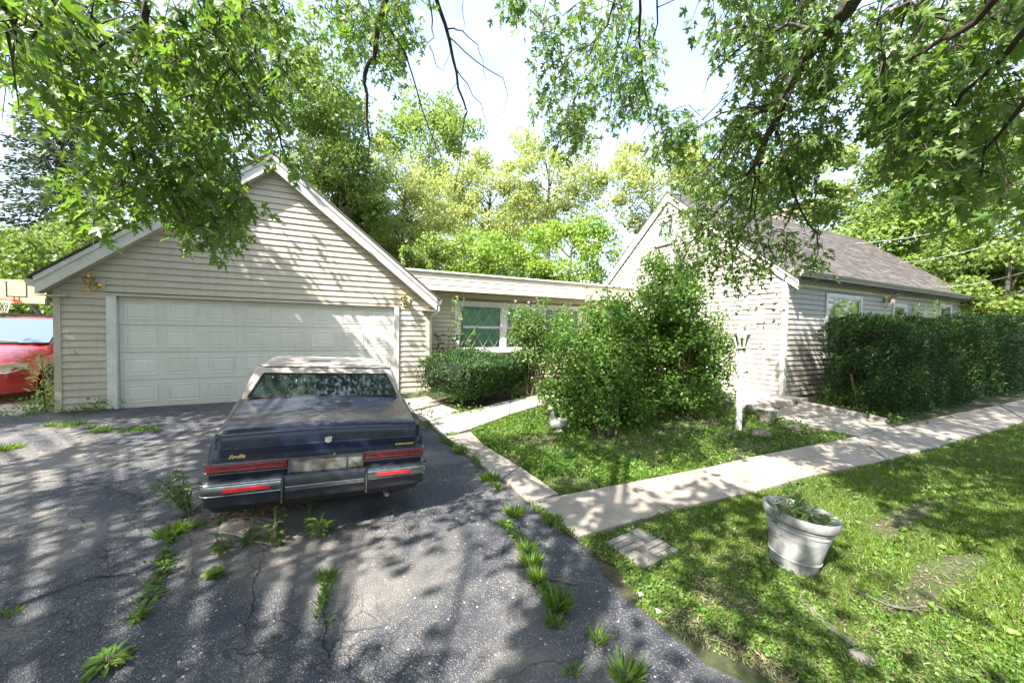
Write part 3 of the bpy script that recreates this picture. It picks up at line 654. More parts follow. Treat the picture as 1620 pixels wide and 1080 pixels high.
o = window(sidemap(XH+.01), gw[0], gw[1], gw[2], gw[3], hs, fw=.07, sash=True, out=.05, cm='post_white')
hw = [(11.45, 13.38, .95, 2.66), (15.3, 16.25, 0.3, 2.56), (18.9, 20.0, 1.4, 2.72)]
courses(frontmap(YH+.016), .06, EZ-.24, .1255, lambda z: (XH+.07, XE-.07), [(a-.01, b_+.01, c-.01, d+.01) for a, b_, c, d in hw], hs, M['siding3'])
for k, a_ in enumerate(hw): window(frontmap(YH+.012), *a_, hs, fw=.11 if k == 0 else .09, sash=(k == 2), out=.04, pane='glass_win' if k != 1 else 'glass_dark')
obj('corner_post', MB().box((XH-.02, YH-.02, .06), (XH+.075, YH+.075, EZ-.1)).mesh('corner_post', M['trim']), hs)
obj('corner_post', MB().box((XE-.075, YH-.02, .06), (XE+.02, YH+.06, EZ-.2)).mesh('corner_post', M['trim']), hs)
obj('frieze_board', MB().box((XH+.075, YH-.012, EZ-.24), (XE-.075, YH+.02, EZ-.06)).mesh('frieze_board', M['trim']), hs)
obj('soffit', MB().box((XH-.02, YH-.26, EZ-.055), (XE+.05, YH+.0, EZ-.035)).mesh('soffit', M['soffit']), hs)
obj('gutter', MB().prism([(XH-.06, YH-.26, EZ-.03), (XH-.06, YH-.38, EZ+.04), (XH-.06, YH-.385, EZ+.055), (XH-.06, YH-.26, EZ+.055), ], (XE-XH+.15, 0, 0)).mesh('gutter', M['trim']), hs)
for s_ in (0, 1):
    y0 = YH-.27 if s_ == 0 else YB+.27; z0 = EZ-SL*.27+.09
    for nm, a_, b_, xa, xb in (('rake_board', -.24, -.05, XH-.05, XH-.025), ('rake_crown', -.06, -.005, XH-.085, XH-.05), ('rake_soffit', -.20, -.185, XH-.025, XH+.0)):
        obj(nm, MB().prism([(xa, y0, z0+a_), (xa, YR, RZ+.09+a_), (xa, YR, RZ+.09+b_), (xa, y0, z0+b_)], (xb-xa, 0, 0)).mesh(nm, M['trim']), hs)
    ro = obj('roof', MB().prism([(XH-.10, y0, z0), (XH-.10, YR, RZ+.09), (XH-.10, YR, RZ+.13), (XH-.10, y0, z0+.035)], (XE-XH+.25, 0, 0)).mesh('roof', M['shingle']), hs)
    if s_ == 0: roof_front = ro; RY0, RZ0 = y0, z0+.035
sd = Vector((0, YR-RY0, RZ+.13-RZ0)); SLN = sd.length; sd.normalize(); sn = Vector((0, -sd.z, sd.y))
tabs = []
r = 0; e = .14
while r*e < SLN-.02:
    x = XH-.10+(.15 if r % 2 else 0)-.3*random.random()
    while x < XE+.15:
        x0 = max(x+.004, XH-.10); x1 = min(x+.30, XE+.15)
        if x1-x0 > .04: tabs.append((x0, x1, r*e-random.random()*.008, random.random()))
        x += .304
    r += 1
tabs.sort(key=lambda q_: q_[0]-XH+q_[2]*.9)
tmesh = {}
def tabgeo(w_, l_, k): t_ = .007+.006*(k % 3)/2; return [(0, 0, .001), (w_, 0, .001), (w_, l_, .0005), (0, l_, .0005), (0, 0, t_), (w_, 0, t_+.001), (w_, l_, .003), (0, l_, .003)]
TF = [(4, 5, 6, 7), (0, 1, 5, 4), (1, 2, 6, 5), (3, 0, 4, 7)]
for k in range(3): 
    tmesh[k] = MB().add(tabgeo(.297, e, k), TF).mesh('shingle', M['shingle'])
RMX = Matrix(((1, 0, 0, 0), (0, sd.y, sn.y, 0), (0, sd.z, sn.z, 0), (0, 0, 0, 1)))
rest = MB(); cnt = 0
for i_, (x0, x1, sdist, rr) in enumerate(tabs):
    base_ = Matrix.Translation(Vector((x0, RY0, RZ0))+sd*sdist) @ RMX
    if cnt < 300 and x1-x0 > .29: obj('shingle', tmesh[i_ % 3], roof_front, base_); cnt += 1
    else: rest.add([base_ @ Vector(p) for p in tabgeo(x1-x0-.003, e, i_)], TF)
obj('shingles', rest.mesh('shingles', M['shingle']), roof_front, stuff=True)
obj('ridge_cap', MB().prism([(XH-.10, YR-.14, RZ+.03), (XH-.10, YR, RZ+.15), (XH-.10, YR+.14, RZ+.03), (XH-.10, YR, RZ+.14)], (XE-XH+.25, 0, 0)).mesh('ridge_cap', M['shingle']), hs)
ch = MB().box((16.0, YR-.1, 5.2), (16.7, YR+.6, 6.42)); cho = obj('chimney', ch.mesh('chimney', M['chimney']), hs)
obj('chimney_cap', MB().box((15.94, YR-.16, 6.42), (16.76, YR+.66, 6.5)).mesh('chimney_cap', M['porch']), cho)
obj('chimney_flue', MB().lathe([(.12, 6.5), (.12, 6.65), (.10, 6.65), (.10, 6.5)], 12, (16.4, YR+.2, 0)).mesh('chimney_flue', M['chimney']), cho)
obj('foundation', MB().box((XH+.03, YH+.03, -.15), (XE-.03, YB-.03, .06)).mesh('foundation', M['porch']), hs)
# flood light on the front wall
fl = thing('floodlight', 'rusty twin-head floodlight on the house front between the windows', 'floodlight', (14.75, YH-.02, 2.62))
obj('base', MB().lathe([(0, 0), (.07, 0), (.07, .03), (0, .04)], 12, M=Matrix.Rotation(PI/2, 4, 'X')).mesh('base', M['rust']), fl, Matrix.Identity(4), local=True)
for a_, b_ in (((-.02, -.05, 0), (-.17, -.22, -.06)), ((.02, -.05, .02), (.20, -.2, .17))):
    hd = MB().tube([(0, -.02, 0), a_, Vector(a_).lerp(Vector(b_), .3), b_], [.015, .02, .03, .075], 10); obj('lamp_head', hd.mesh('lamp_head', M['rust']), fl, Matrix.Identity(4), local=True)
# porch
z_p = .10
pp = [gz(1140, 630, z_p), gz(1185, 640, z_p), gz(1266, 631, z_p)]
p0, p1, p2 = [Vector((q_[0], q_[1], z_p)) for q_ in pp]
por = setting('porch')
obj('slab', MB().prism([(p1.x, p1.y, -.2), (p2.x+.35, p2.y, -.2), (p2.x+.4, YH-.0, -.2), (XH-.01, YH-.0, -.2), (XH-.01, 10.0, -.2), (p1.x, 10.0, -.2)], (0, 0, z_p+.2)).mesh('slab', M['porch']), por)
bevel(por.children[0], .012, 2)
# concrete edging along the hedge bed
cb = thing('bed_edging', 'weathered concrete edging strip along the hedge bed beside the porch path', 'edging', G(1320, 652))
for a_, b_ in (((1263, 641), (1372, 664)), ((1376, 665), (1402, 671))):
    A_, B_ = G(*a_), G(*b_); A_.z = float(H(A_.x, A_.y))+.05; B_.z = float(H(B_.x, B_.y))+.05; o = obj('edging_block', MB().bar(A_, B_, .09, .13).mesh('edging_block', M['timber']), cb); bevel(o, .02, 2)

# ================================================================== CAR
CQ = (-.09, 3.42, -.21)
car = thing('parked_car', 'faded navy blue sedan with a beige vinyl roof parked facing the garage door', 'car', CQ, rot=(0, .050, .0266))
def cobj(nm, mb, mt, parent=None, bv=0, sharp=35):
    o = obj(nm, mb.mesh(nm, mt, sharp), parent or car, Matrix.Identity(4), local=True) if (parent is None) else obj(nm, mb.mesh(nm, mt, sharp), parent, Matrix.Identity(4), local=True)
    if bv: bevel(o, bv, 2)
    return o
def ringpts(y, wb, wm, ws, zb, zt, zc):
    hp = [(wb, zb), (wm-.015, zb+.10), (wm, .50), (wm-.004, .66), (ws+.045, zt-.06), (ws+.018, zt-.018), (ws-.02, zt), (ws*.66, zt+zc*.55), (ws*.33, zt+zc*.9), (0, zt+zc)]
    full = [(x, y, z) for x, z in hp]+[(-x, y, z) for x, z in hp[-2::-1]]
    return full
st = [(.10, .74, .80, .735, .36, .905, .012), (.13, .77, .82, .745, .33, .917, .014), (.30, .78, .845, .76, .30, .93, .022), (.7, .78, .862, .775, .27, .955, .028), (1.1, .78, .872, .80, .24, .985, .02), (1.5, .78, .878, .81, .24, 1.0, .0),
      (2.6, .78, .88, .81, .24, .98, 0), (3.3, .78, .88, .80, .24, .965, .0), (3.55, .78, .875, .78, .24, .95, .02), (4.2, .78, .86, .75, .26, .88, .03), (4.62, .74, .83, .72, .30, .80, .02), (4.72, .70, .80, .70, .36, .74, .01)]
bd = MB(); rws = [ringpts(*s_) for s_ in st]; bd.grid(rws, True)
for q_, rv in ((rws[0], 0), (rws[-1], 1)): bd.add(q_, [tuple(range(len(q_)))])
bd.grid([[rws[i][0] for i in range(len(rws))], [rws[i][-1] for i in range(len(rws))]], False)
body = cobj('body', bd, M['navy'])
# trunk lid
def deckz(y): return float(np.interp(y, [s_[0] for s_ in st], [s_[5] for s_ in st]))
def lid(off, hw0, hw1, y0, y1, zbot, grow=0):
    rows_ = []
    for t_ in np.linspace(0, 1, 14):
        y = y1+(y0-y1)*t_; hwid = hw1+(hw0-hw1)*t_; z = deckz(max(y, .13))
        rows_.append([(hwid*s__, y, z+off+.024*(1-s__*s__)) for s__ in np.linspace(-1, 1, 17)])
    for dy, dz in ((-.015, -.012), (-.030, -.03), (-.038, -.08), (-.052, -.15), (-.062, zbot-deckz(.13))):
        rows_.append([(hw0*s__, y0+dy-off*.6, deckz(.13)+dz+.024*(1-s__*s__)*(1 if dz > -.05 else max(0, 1+(dz+.05)*5))) for s__ in np.linspace(-1, 1, 17)])
    return MB().grid(rows_, True)
cobj('trunk_seam', lid(.003, .742, .79, .11, 1.13, .695), M['black'])
cobj('trunk_lid', lid(.008, .734, .782, .108, 1.115, .70), M['navy'], sharp=60)
YF = .035
cobj('rear_panel', MB().box((-.80, YF+.012, .50), (.80, .105, .71)).box((-.735, .045, .70), (.735, .105, .80)), M['navy'], bv=.012)
crease = MB()
for a_ in np.linspace(-1, .9, 20): crease.bar((a_*.732, .062, .893+.024*(1-a_*a_)*.8), ((a_+.1)*.732, .062, .893+.024*(1-(a_+.1)**2)*.8), .012, .010)
cobj('trunk_moulding', crease, M['chrome'])
for s_ in (-1, 1):
    x0, x1 = sorted((s_*.292, s_*.815))
    tl = cobj('tail_light', MB().box((x0, YF-.004, .614), (x1, YF+.03, .682)), M['red_lens'], bv=.006)
    ln = MB().box((x0+.025, YF-.0065, .664), (x1-.025, YF-.0045, .668)).box((x0+.025, YF-.0065, .628), (x1-.025, YF-.0045, .632)).box((x0+.025, YF-.0065, .632), (x0+.029, YF-.0045, .664)).box((x1-.029, YF-.0065, .632), (x1-.025, YF-.0045, .664))
    cobj('lens_outline', ln, M['chrome'], tl)
    cobj('light_trim', MB().box((x0-.008, YF-.007, .683), (x1+.006, YF+.03, .691)).box((x0-.008, YF-.007, .604), (x1+.006, YF+.03, .612)), M['chrome'], tl)
    fx = s_*.775; cobj('corner_lamp', MB().prism([(s_*.745, .065, .70), (s_*.815, .075, .70), (s_*.812, .10, .80), (s_*.785, .125, .89), (s_*.745, .09, .89)], (0, .012, 0)), M['navy'])
    cobj('rear_marker', MB().box((*sorted((s_*.842, s_*.85)), )[:1]+(.15, .56), (sorted((s_*.842, s_*.85))[1], .42, .62)) if False else MB().box((min(s_*.836, s_*.846), .16, .60), (max(s_*.836, s_*.846), .36, .66)), M['red_lens'])
# plate recess
fr = MB().box((-.285, YF-.008, .676), (.285, YF+.01, .686)).box((-.285, YF-.008, .504), (.285, YF+.01, .514)).box((-.285, YF-.008, .514), (-.275, YF+.01, .676)).box((.275, YF-.008, .514), (.285, YF+.01, .676))
cobj('plate_frame', fr, M['chrome'])
cobj('plate_panel', MB().box((-.274, YF+.002, .515), (.274, YF+.012, .675)), M['plate'])
cobj('license_plate', MB().box((-.15, YF-.006, .520), (.15, YF-.001, .655)), M['plate'], bv=.003)
cobj('lock_tab', MB().box((.045, .045, .665), (.060, .058, .73)), M['chrome'], bv=.003)
em = MB()   # wreath and crest emblem
pts = [(0, 0), (.02, .006), (.026, .02), (.022, .036), (.03, .044), (.016, .05), (.008, .046), (0, .054), (-.008, .046), (-.016, .05), (-.03, .044), (-.022, .036), (-.026, .02), (-.02, .006)]
em.prism([(x, .030, .792+z) for x, z in pts], (0, .012, 0)); ebm = cobj('emblem', em, M['gooser']); cobj('crown_bar', MB().box((-.02, .026, .826), (.02, .031, .832)).box((-.015, .026, .806), (.015, .031, .809)), M['gold'], ebm)
# script lettering
def text_mesh(s_, size, shear, mat_, ext=.0015):
    cu = bpy.data.curves.new('lettering', 'FONT'); cu.body = s_; cu.size = size; cu.shear = shear; cu.extrude = ext; cu.offset = .0004
    to = bpy.data.objects.new('lettering', cu); COL.objects.link(to); dg = bpy.context.evaluated_depsgraph_get(); me = bpy.data.meshes.new_from_object(to.evaluated_get(dg)); bpy.data.objects.remove(to)
    me.materials.clear(); me.materials.append(mat_); me.name = 'lettering'; return me
TM = Matrix.Translation((-.685, .042, .716)) @ Matrix.Rotation(math.radians(84), 4, 'X')
obj('lettering', text_mesh('Seville', .042, .45, M['gold']), car, TM, local=True)
bg_ = MB(); xx = .555
while xx < .71: w_ = random.uniform(.008, .016); bg_.box((xx, .036, .728), (xx+w_, .042, .740)); xx += w_+.003
bg_.box((.553, .038, .7265), (.714, .043, .7285)); cobj('badge', bg_, M['gold'])
# bumper
def bump_outline(y0, hwid, rc=.07, yend=.42):   # plan of the bumper, from left side round to right side
    p = [(-hwid, yend), (-hwid, y0+rc+.04)]
    for k in range(7): a_ = PI+PI/2*k/6; p.append((-hwid+rc+rc*math.cos(a_), y0+rc+.0+rc*math.sin(a_)))
    p += [(x, y0-.012*(1-(x/hwid)**2)) for x in np.linspace(-hwid+rc+.05, hwid-rc-.05, 12)]
    return p+[(-x, y) for x, y in p[8::-1]]
def bump_band(z0, z1, y0, hw_, top=None, yend=.42, zi=0):
    o_ = bump_outline(y0, hw_, yend=yend); rr_ = [[(x, y, z0) for x, y in o_], [(x, y, z1) for x, y in o_]]
    return rr_
rr_ = bump_band(.365, .452, .004, .835)+bump_band(.458, .540, -.004, .85)
inner = bump_outline(.10, .80, .05)
rr_ += [[(x*.995, y+.012, .558) for x, y in bump_outline(-.004, .85)], [(x, y, .575) for x, y in inner]]
bmp = cobj('bumper', MB().grid([[(x*.97, y+.05, .345) for x, y in bump_outline(.004, .835)]]+rr_, True), M['navy_low'])
cobj('valance', MB().grid([[(x, y+.02, .30) for x, y in bump_outline(.05, .79)], [(x, y+.01, .36) for x, y in bump_outline(.02, .82)]], True), M['black'])
ol = bump_outline(-.008, .853)
lft = [p for p in ol if p[0] < -.33 and p[1] < .3]+[(-.325, -.018)]
for s_ in (-1, 1):
    pl = [(s_*-x, y) for x, y in lft]
    cp_ = cobj('chrome_panel', MB().grid([[(x, y-.002, .462) for x, y in pl], [(x, y-.006, .475) for x, y in pl], [(x, y-.006, .518) for x, y in pl], [(x, y-.002, .528) for x, y in pl]], True), M['chrome'], bmp)
    cobj('rub_strip', MB().grid([[(x, y-.006, .534) for x, y in pl], [(x, y-.012, .540) for x, y in pl], [(x, y-.006, .547) for x, y in pl]], True), M['chrome'], bmp)
    cobj('rub_strip', MB().grid([[(x, y-.003, .450) for x, y in pl], [(x, y-.008, .455) for x, y in pl], [(x, y-.003, .460) for x, y in pl]], True), M['chrome'], bmp)
    x0, x1 = sorted((s_*.40, s_*.70)); cobj('reflector', MB().box((x0, -.030, .481), (x1, -.015, .508)), M['red_refl'], bmp, bv=.003)
    x0 = s_*.314; cobj('bumper_guard', MB().box((x0-.010, -.042, .352), (x0+.010, .03, .552)), M['black'], bmp, bv=.004); cobj('guard_edge', MB().box((x0-.004, -.0455, .354), (x0+.004, -.0425, .55)), M['chrome'], bmp)
cobj('centre_strip', MB().box((-.298, -.022, .438), (.298, -.010, .474)), M['chrome'], bmp, bv=.003)
cobj('step_ledge', MB().box((-.29, -.012, .478), (.29, .09, .504)), M['rust'], bmp, bv=.004)
# cabin with formal vinyl roof
def rect_ring(hwid, y0, y1, z, rc=.12, n_=5, crown=0):
    p = []
    for cxs, cys, a0 in ((1, -1, -PI/2), (1, 1, 0), (-1, 1, PI/2), (-1, -1, PI)):
        for k in range(n_): a_ = a0+PI/2*k/(n_-1); p.append((cxs*(hwid-rc)+rc*math.cos(a_), (y0+rc if cys < 0 else y1-rc)+rc*math.sin(a_), z))
    return p
cab = MB().grid([rect_ring(.80, 1.10, 3.80, .965, .10), rect_ring(.795, 1.12, 3.74, 1.0, .10), rect_ring(.735, 1.28, 3.10, 1.24, .11), rect_ring(.715, 1.33, 3.0, 1.29, .12), rect_ring(.66, 1.42, 2.88, 1.318, .14), rect_ring(.40, 1.7, 2.6, 1.345, .14)], True, True)
cab.add(rect_ring(.40, 1.7, 2.6, 1.345, .14), [tuple(range(20))]); roofv = cobj('vinyl_roof', cab, M['vinyl'], sharp=50)
cobj('sunroof_slot', MB().box((-.22, 1.72, 1.346), (.02, 1.735, 1.352)), M['black'], roofv)
edge_s = MB(); er = rect_ring(.70, 1.355, 2.95, 1.305, .12)
edge_s.tube(er[15:20]+er[0:5], .006, 6); cobj('roof_seam', edge_s, M['black'], roofv)
def rg(u, v_):   # rear glass plane
    z = 1.012+v_*(1.245-1.012); y = 1.118+(z-1.0)/.24*.16; return (u*(.735-.11*v_), y-.012, z)
pn = MB(); pr = [[rg(u, v_) for u in np.linspace(-1, 1, 13)] for v_ in np.linspace(0, 1, 5)]
pr = [[(x, y-.018*(1-(x/.735)**2), z) for x, y, z in r__] for r__ in pr]; pn.grid(pr, True)
cobj('rear_window', pn, M['glass_dark'], roofv, sharp=80)
bord = [pr[0][i] for i in range(13)]+[pr[j][12] for j in range(1, 5)]+[pr[4][i] for i in range(11, -1, -1)]+[pr[j][0] for j in range(3, -1, -1)]
cobj('window_trim', MB().tube([Vector(p)+Vector((0, -.004, 0)) for p in bord], .009, 6), M['black'], roofv)
cobj('window_chrome', MB().tube([Vector(pr[0][i])+Vector((0, -.012, -.022)) for i in range(13)], .006, 6), M['chrome'], roofv)
def side_ring(z): return 0
for s_ in (-1, 1):
    for ya, yb, yc, yd in ((1.75, 2.42, 1.80, 2.36), (2.50, 3.42, 2.48, 3.0)):
        q_ = [(s_*.793, ya, 1.02), (s_*.793, yb, 1.02), (s_*.742, yd, 1.235), (s_*.742, yc, 1.235)]
        cobj('side_window', MB().prism(q_, (s_*.006, 0, 0)), M['glass_dark'], roofv)
    cobj('door_mirror', MB().ball((s_*.94, 3.25, .99), (.075, .04, .05), 10, 8), M['navy'])
    cobj('trunk_stop', MB().box((min(s_*.80, s_*.82), .72, .965), (max(s_*.80, s_*.82), .75, .985)), M['black']) if s_ > 0 else None
cobj('windshield', MB().add([(-.70, 3.72, 1.005), (.70, 3.72, 1.005), (.62, 3.14, 1.235), (-.62, 3.14, 1.235)], [(0, 1, 2, 3)]).add([(-.70, 3.735, 1.01), (.70, 3.735, 1.01), (.62, 3.155, 1.24), (-.62, 3.155, 1.24)], [(0, 1, 2, 3)]), M['glass_dark'])
for s_ in (-1, 1):
    for y in (.98, 3.72):
        wh = MB().lathe([(.10, -.10), (.27, -.10), (.30, -.08), (.305, 0), (.30, .08), (.27, .10), (.20, .10)], 28, M=Matrix.Translation((s_*.78, y, .30)) @ Matrix.Rotation(PI/2, 4, 'Y')); wo_ = cobj('wheel', wh, M['rubber'])
        cobj('rim', MB().lathe([(.0, .085), (.05, .092), (.06, .07), (.17, .06), (.205, .095)], 24, M=Matrix.Translation((s_*.78, y, .30)) @ Matrix.Rotation(s_*PI/2, 4, 'Y')), M['chrome'], wo_)
        cobj('wheel_arch', MB().prism([(s_*.862, y+.37*math.cos(a_), .30+.34*math.sin(a_)) for a_ in np.linspace(-.15, PI+.15, 16)], (s_*.018, 0, 0)), M['black'])
    cobj('headlight', MB().box((min(s_*.42, s_*.70), 4.66, .60), (max(s_*.42, s_*.70), 4.735, .70)), M['glass_van'], bv=.004)
cobj('exhaust_pipe', MB().tube([(.45, .8, .26), (.5, .3, .25), (.52, .12, .24)], .022, 8), M['rust'])

# ================================================================== RED VAN
VX = -6.36
van = thing('red_minivan', 'red minivan with a cloudy headlight parked nose-out left of the garage', 'minivan', (VX, 10.35, 0))
# profile along its length: y from nose, z top
def vring(y, hwid, zb, zm, zt, top_hw):
    hp = [(hwid-.08, zb), (hwid-.01, zb+.12), (hwid, zm), (hwid-.01, zm+.12), (hwid-.06, zm+.22 if zt > zm+.3 else zt-.05), (top_hw, zt), (top_hw*.6, zt+.03), (0, zt+.04)]
    return [(VX+x, 10.35+y, z) for x, z in hp]+[(VX-x, 10.35+y, z) for x, z in hp[-2::-1]]
vs_ = [(0.0, .72, .30, .52, .66, .60), (.06, .84, .24, .54, .74, .70), (.25, .90, .22, .60, .86, .78), (.6, .93, .22, .66, .98, .80), (.95, .95, .22, .72, 1.06, .80), (1.15, .96, .22, .74, 1.12, .82), (2.05, .97, .22, .80, 1.66, .70), (2.4, .97, .22, .80, 1.69, .72), (4.6, .97, .22, .80, 1.68, .72), (4.75, .93, .3, .8, 1.5, .72)]
vb = MB(); vr = [vring(*s_) for s_ in vs_]; vb.grid(vr, True); vb.add(vr[0], [tuple(range(len(vr[0])))]).add(vr[-1], [tuple(range(len(vr[0])))])
vb.grid([[q_[0] for q_ in vr], [q_[-1] for q_ in vr]], False); obj('body', vb.mesh('body', M['vanred'], 50), van)
ws = [(-.79, 1.17, 1.145), (.79, 1.17, 1.145), (.62, 2.01, 1.66), (-.62, 2.01, 1.66)]
obj('windshield_seal', MB().prism([(VX+x*1.05, 10.35+y-.022+(.03 if z > 1.5 else -.03), z+.012+(.03 if z > 1.5 else -.03)) for x, y, z in ws], (0, .012, 0)).mesh('windshield_seal', M['black']), van)
obj('windshield', MB().prism([(VX+x, 10.35+y-.035, z+.022) for x, y, z in ws], (0, .012, 0)).mesh('windshield', M['glass_van']), van)
obj('wiper', MB().tube([(VX-.55, 11.47, 1.19), (VX+.1, 11.49, 1.20), (VX+.35, 11.45, 1.18)], .012, 6).box((VX-.78, 11.40, 1.14), (VX+.78, 11.50, 1.155)).mesh('wiper', M['black']), van)
for s_ in (-1, 1):
    hl = []
    for x, y, z in ((.42, .01, .60), (.80, .07, .60), (.905, .30, .68), (.90, .36, .78), (.76, .16, .78), (.42, .05, .72)): hl.append((VX+s_*x*1.01, 10.35+y-.11, z+.02))
    obj('headlight', MB().prism(hl, (0, .06, 0)).mesh('headlight', M['headlamp']), van)
    for y in (.95, 3.9):
        w_ = obj('wheel', MB().lathe([(.08, -.1), (.30, -.1), (.335, -.07), (.34, 0), (.335, .07), (.30, .10), (.22, .1)], 26, M=Matrix.Translation((VX+s_*.87, 10.35+y, .34)) @ Matrix.Rotation(PI/2, 4, 'Y')).mesh('wheel', M['rubber']), van)
        obj('rim', MB().lathe([(0, .085), (.05, .09), (.07, .06), (.18, .05), (.225, .10)], 20, M=Matrix.Translation((VX+s_*.87, 10.35+y, .34)) @ Matrix.Rotation(s_*PI/2, 4, 'Y')).mesh('rim', M['steel']), w_)
        obj('wheel_arch', MB().prism([(VX+s_*.945, 10.35+y+.42*math.cos(a_), .34+.40*math.sin(a_)) for a_ in np.linspace(-.2, PI+.2, 18)], (s_*.022, 0, 0)).mesh('wheel_arch', M['black']), van)
    for ya, yb, yc, yd in ((1.42, 2.5, 1.95, 2.5), (2.58, 3.5, 2.58, 3.5), (3.58, 4.5, 3.58, 4.45)):
        obj('side_window', MB().prism([(VX+s_*.957, 10.35+ya, 1.08), (VX+s_*.957, 10.35+yb, 1.08), (VX+s_*.785, 10.35+yd, 1.56), (VX+s_*.785, 10.35+yc, 1.56)], (s_*.012, 0, .004)).mesh('side_window', M['glass_dark']), van)
    obj('door_mirror', MB().ball((VX+s_*1.06, 11.85, 1.13), (.10, .06, .08), 10, 8).mesh('door_mirror', M['black']), van)
    obj('roof_rail', MB().tube([(VX+s_*.62, 12.7, 1.76), (VX+s_*.62, 14.9, 1.76)], .015, 6).mesh('roof_rail', M['black']), van)
obj('roof_rack', MB().bar((VX-.64, 12.9, 1.78), (VX+.64, 12.9, 1.78), .04, .025).bar((VX-.64, 14, 1.78), (VX+.64, 14, 1.78), .04, .025).mesh('roof_rack', M['black']), van)
obj('grille', MB().box((VX-.40, 10.325, .58), (VX+.40, 10.36, .66)).mesh('grille', M['black']), van)
obj('air_intake', MB().box((VX+.10, 10.335, .32), (VX+.68, 10.40, .37)).box((VX+.10, 10.335, .40), (VX+.66, 10.39, .43)).mesh('air_intake', M['black']), van)
obj('bumper_seam', MB().tube([(VX-.86, 10.42, .545), (VX-.5, 10.335, .545), (VX+.5, 10.335, .545), (VX+.82, 10.39, .545), (VX+.925, 10.62, .57)], .006, 5).mesh('bumper_seam', M['black']), van)

# basketball hoop
bbY = 16.6
c0 = onY(30, 461, bbY); hoop = thing('basketball_hoop', 'yellowed basketball backboard on a dark pole behind the red minivan', 'basketball hoop', (c0.x, bbY+.5, 0))
bw, bh = 1.12, .70
obj('backboard', MB().box((c0.x-bw/2-.1, bbY, c0.z-bh/2), (c0.x+bw/2, bbY+.04, c0.z+bh/2)).mesh('backboard', M['board_y']), hoop)
cx_ = c0.x-.05; zz = c0.z
ln = MB().box((cx_-.22, bbY-.006, zz-.18), (cx_-.19, bbY-.001, zz+.30)).box((cx_+.19, bbY-.006, zz-.18), (cx_+.22, bbY-.001, zz+.30)).box((cx_-.19, bbY-.006, zz-.17), (cx_+.19, bbY-.001, zz-.14)).box((cx_-.06, bbY-.006, zz-.30), (cx_-.04, bbY-.001, zz-.17)).box((cx_+.04, bbY-.006, zz-.30), (cx_+.06, bbY-.001, zz-.17))
obj('target_lines', ln.mesh('target_lines', M['black']), hoop)
ri = [(cx_-.15+.23*math.cos(t_), bbY-.38+.23*math.sin(t_), zz-.27) for t_ in np.linspace(0, 2*PI, 25)]; rim = obj('rim', MB().tube(ri, .012, 6, False).box((cx_-.08, bbY-.16, zz-.32), (cx_+.08, bbY-.01, zz-.25)).mesh('rim', M['vanred']), hoop)
nb = MB()
for k in range(10):
    for d_ in (1, -1):
        nb.tube([(cx_-.15+(.23-.03*q_)*math.cos(k*.628+d_*q_*.2), bbY-.38+(.23-.03*q_)*math.sin(k*.628+d_*q_*.2), zz-.27-.13*q_) for q_ in range(4)], .004, 4, False)
obj('net', nb.mesh('net', M['post_white']), rim)
obj('pole', MB().tube([(c0.x-.05, bbY+1.0, 0), (c0.x-.05, bbY+.95, 1.9), (c0.x-.02, bbY+.1, zz)], .06, 10).mesh('pole', M['black']), hoop)
obj('pad_trim', MB().box((c0.x+bw/2-.01, bbY-.03, zz-bh/2-.03), (c0.x+bw/2+.04, bbY+.06, zz-bh/2+.18)).mesh('pad_trim', M['black']), hoop)

# ================================================================== LAMP POST
lb = G(1168, 680); lp = thing('lamp_post', 'white garden lamp post with a glass lantern beside the big shrub', 'lamp post', lb, rot=(0, math.radians(1.0), 0))
I4 = Matrix.Identity(4)
obj('pole', MB().lathe([(.052, -.05), (.050, .3), (.047, 1.38), (.047, 1.40)], 16).mesh('pole', M['post_white']), lp, I4, local=True)
obj('ladder_rest', MB().bar((-.02, 0, 1.0), (.17, 0, 1.02), .02, .02).ball((.18, 0, 1.02), .022, 8, 6).mesh('ladder_rest', M['black']), lp, I4, local=True)
obj('lantern_base', MB().lathe([(0, 1.38), (.06, 1.38), (.065, 1.43), (.11, 1.445), (.115, 1.46), (.05, 1.47), (0, 1.47)], 16).mesh('lantern_base', M['post_white']), lp, I4, local=True)
fr = MB(); gl = MB(); n6 = 6
for k in range(n6):
    t0, t1 = 2*PI*k/n6, 2*PI*(k+1)/n6; a_ = (.075*math.cos(t0), .075*math.sin(t0), 1.465); b_ = (.125*math.cos(t0), .125*math.sin(t0), 1.70); a2 = (.075*math.cos(t1), .075*math.sin(t1), 1.465); b2 = (.125*math.cos(t1), .125*math.sin(t1), 1.70)
    fr.tube([a_, b_], .008, 6).tube([b_, b2], .009, 6).tube([a_, a2], .007, 6); tp = (.05*math.cos(t0), .05*math.sin(t0), 1.80); fr.tube([b_, (.09*math.cos(t0), .09*math.sin(t0), 1.735), tp], .007, 6)
    fr.tube([Vector(b_).lerp(Vector(a_), .2), (Vector(b_)+Vector(b2))/2+Vector((0, 0, -.02)), Vector(b2).lerp(Vector(a2), .2)], .004, 5)
    gl.add([a_, a2, b2, b_], [(0, 1, 2, 3)])
obj('lantern_frame', fr.mesh('lantern_frame', M['post_white']), lp, I4, local=True); obj('lantern_glass', gl.mesh('lantern_glass', M['glass_clear']), lp, I4, local=True)
obj('lantern_roof', MB().lathe([(.135, 1.70), (.10, 1.735), (.055, 1.79), (.05, 1.80), (.03, 1.815), (.022, 1.83), (.028, 1.845), (.008, 1.86), (0, 1.88)], 12).mesh('lantern_roof', M['post_white']), lp, I4, local=True)
obj('bulb', MB().lathe([(.018, 1.47), (.016, 1.54), (.026, 1.58), (.02, 1.62), (0, 1.64)], 10).mesh('bulb', M['brass']), lp, I4, local=True)

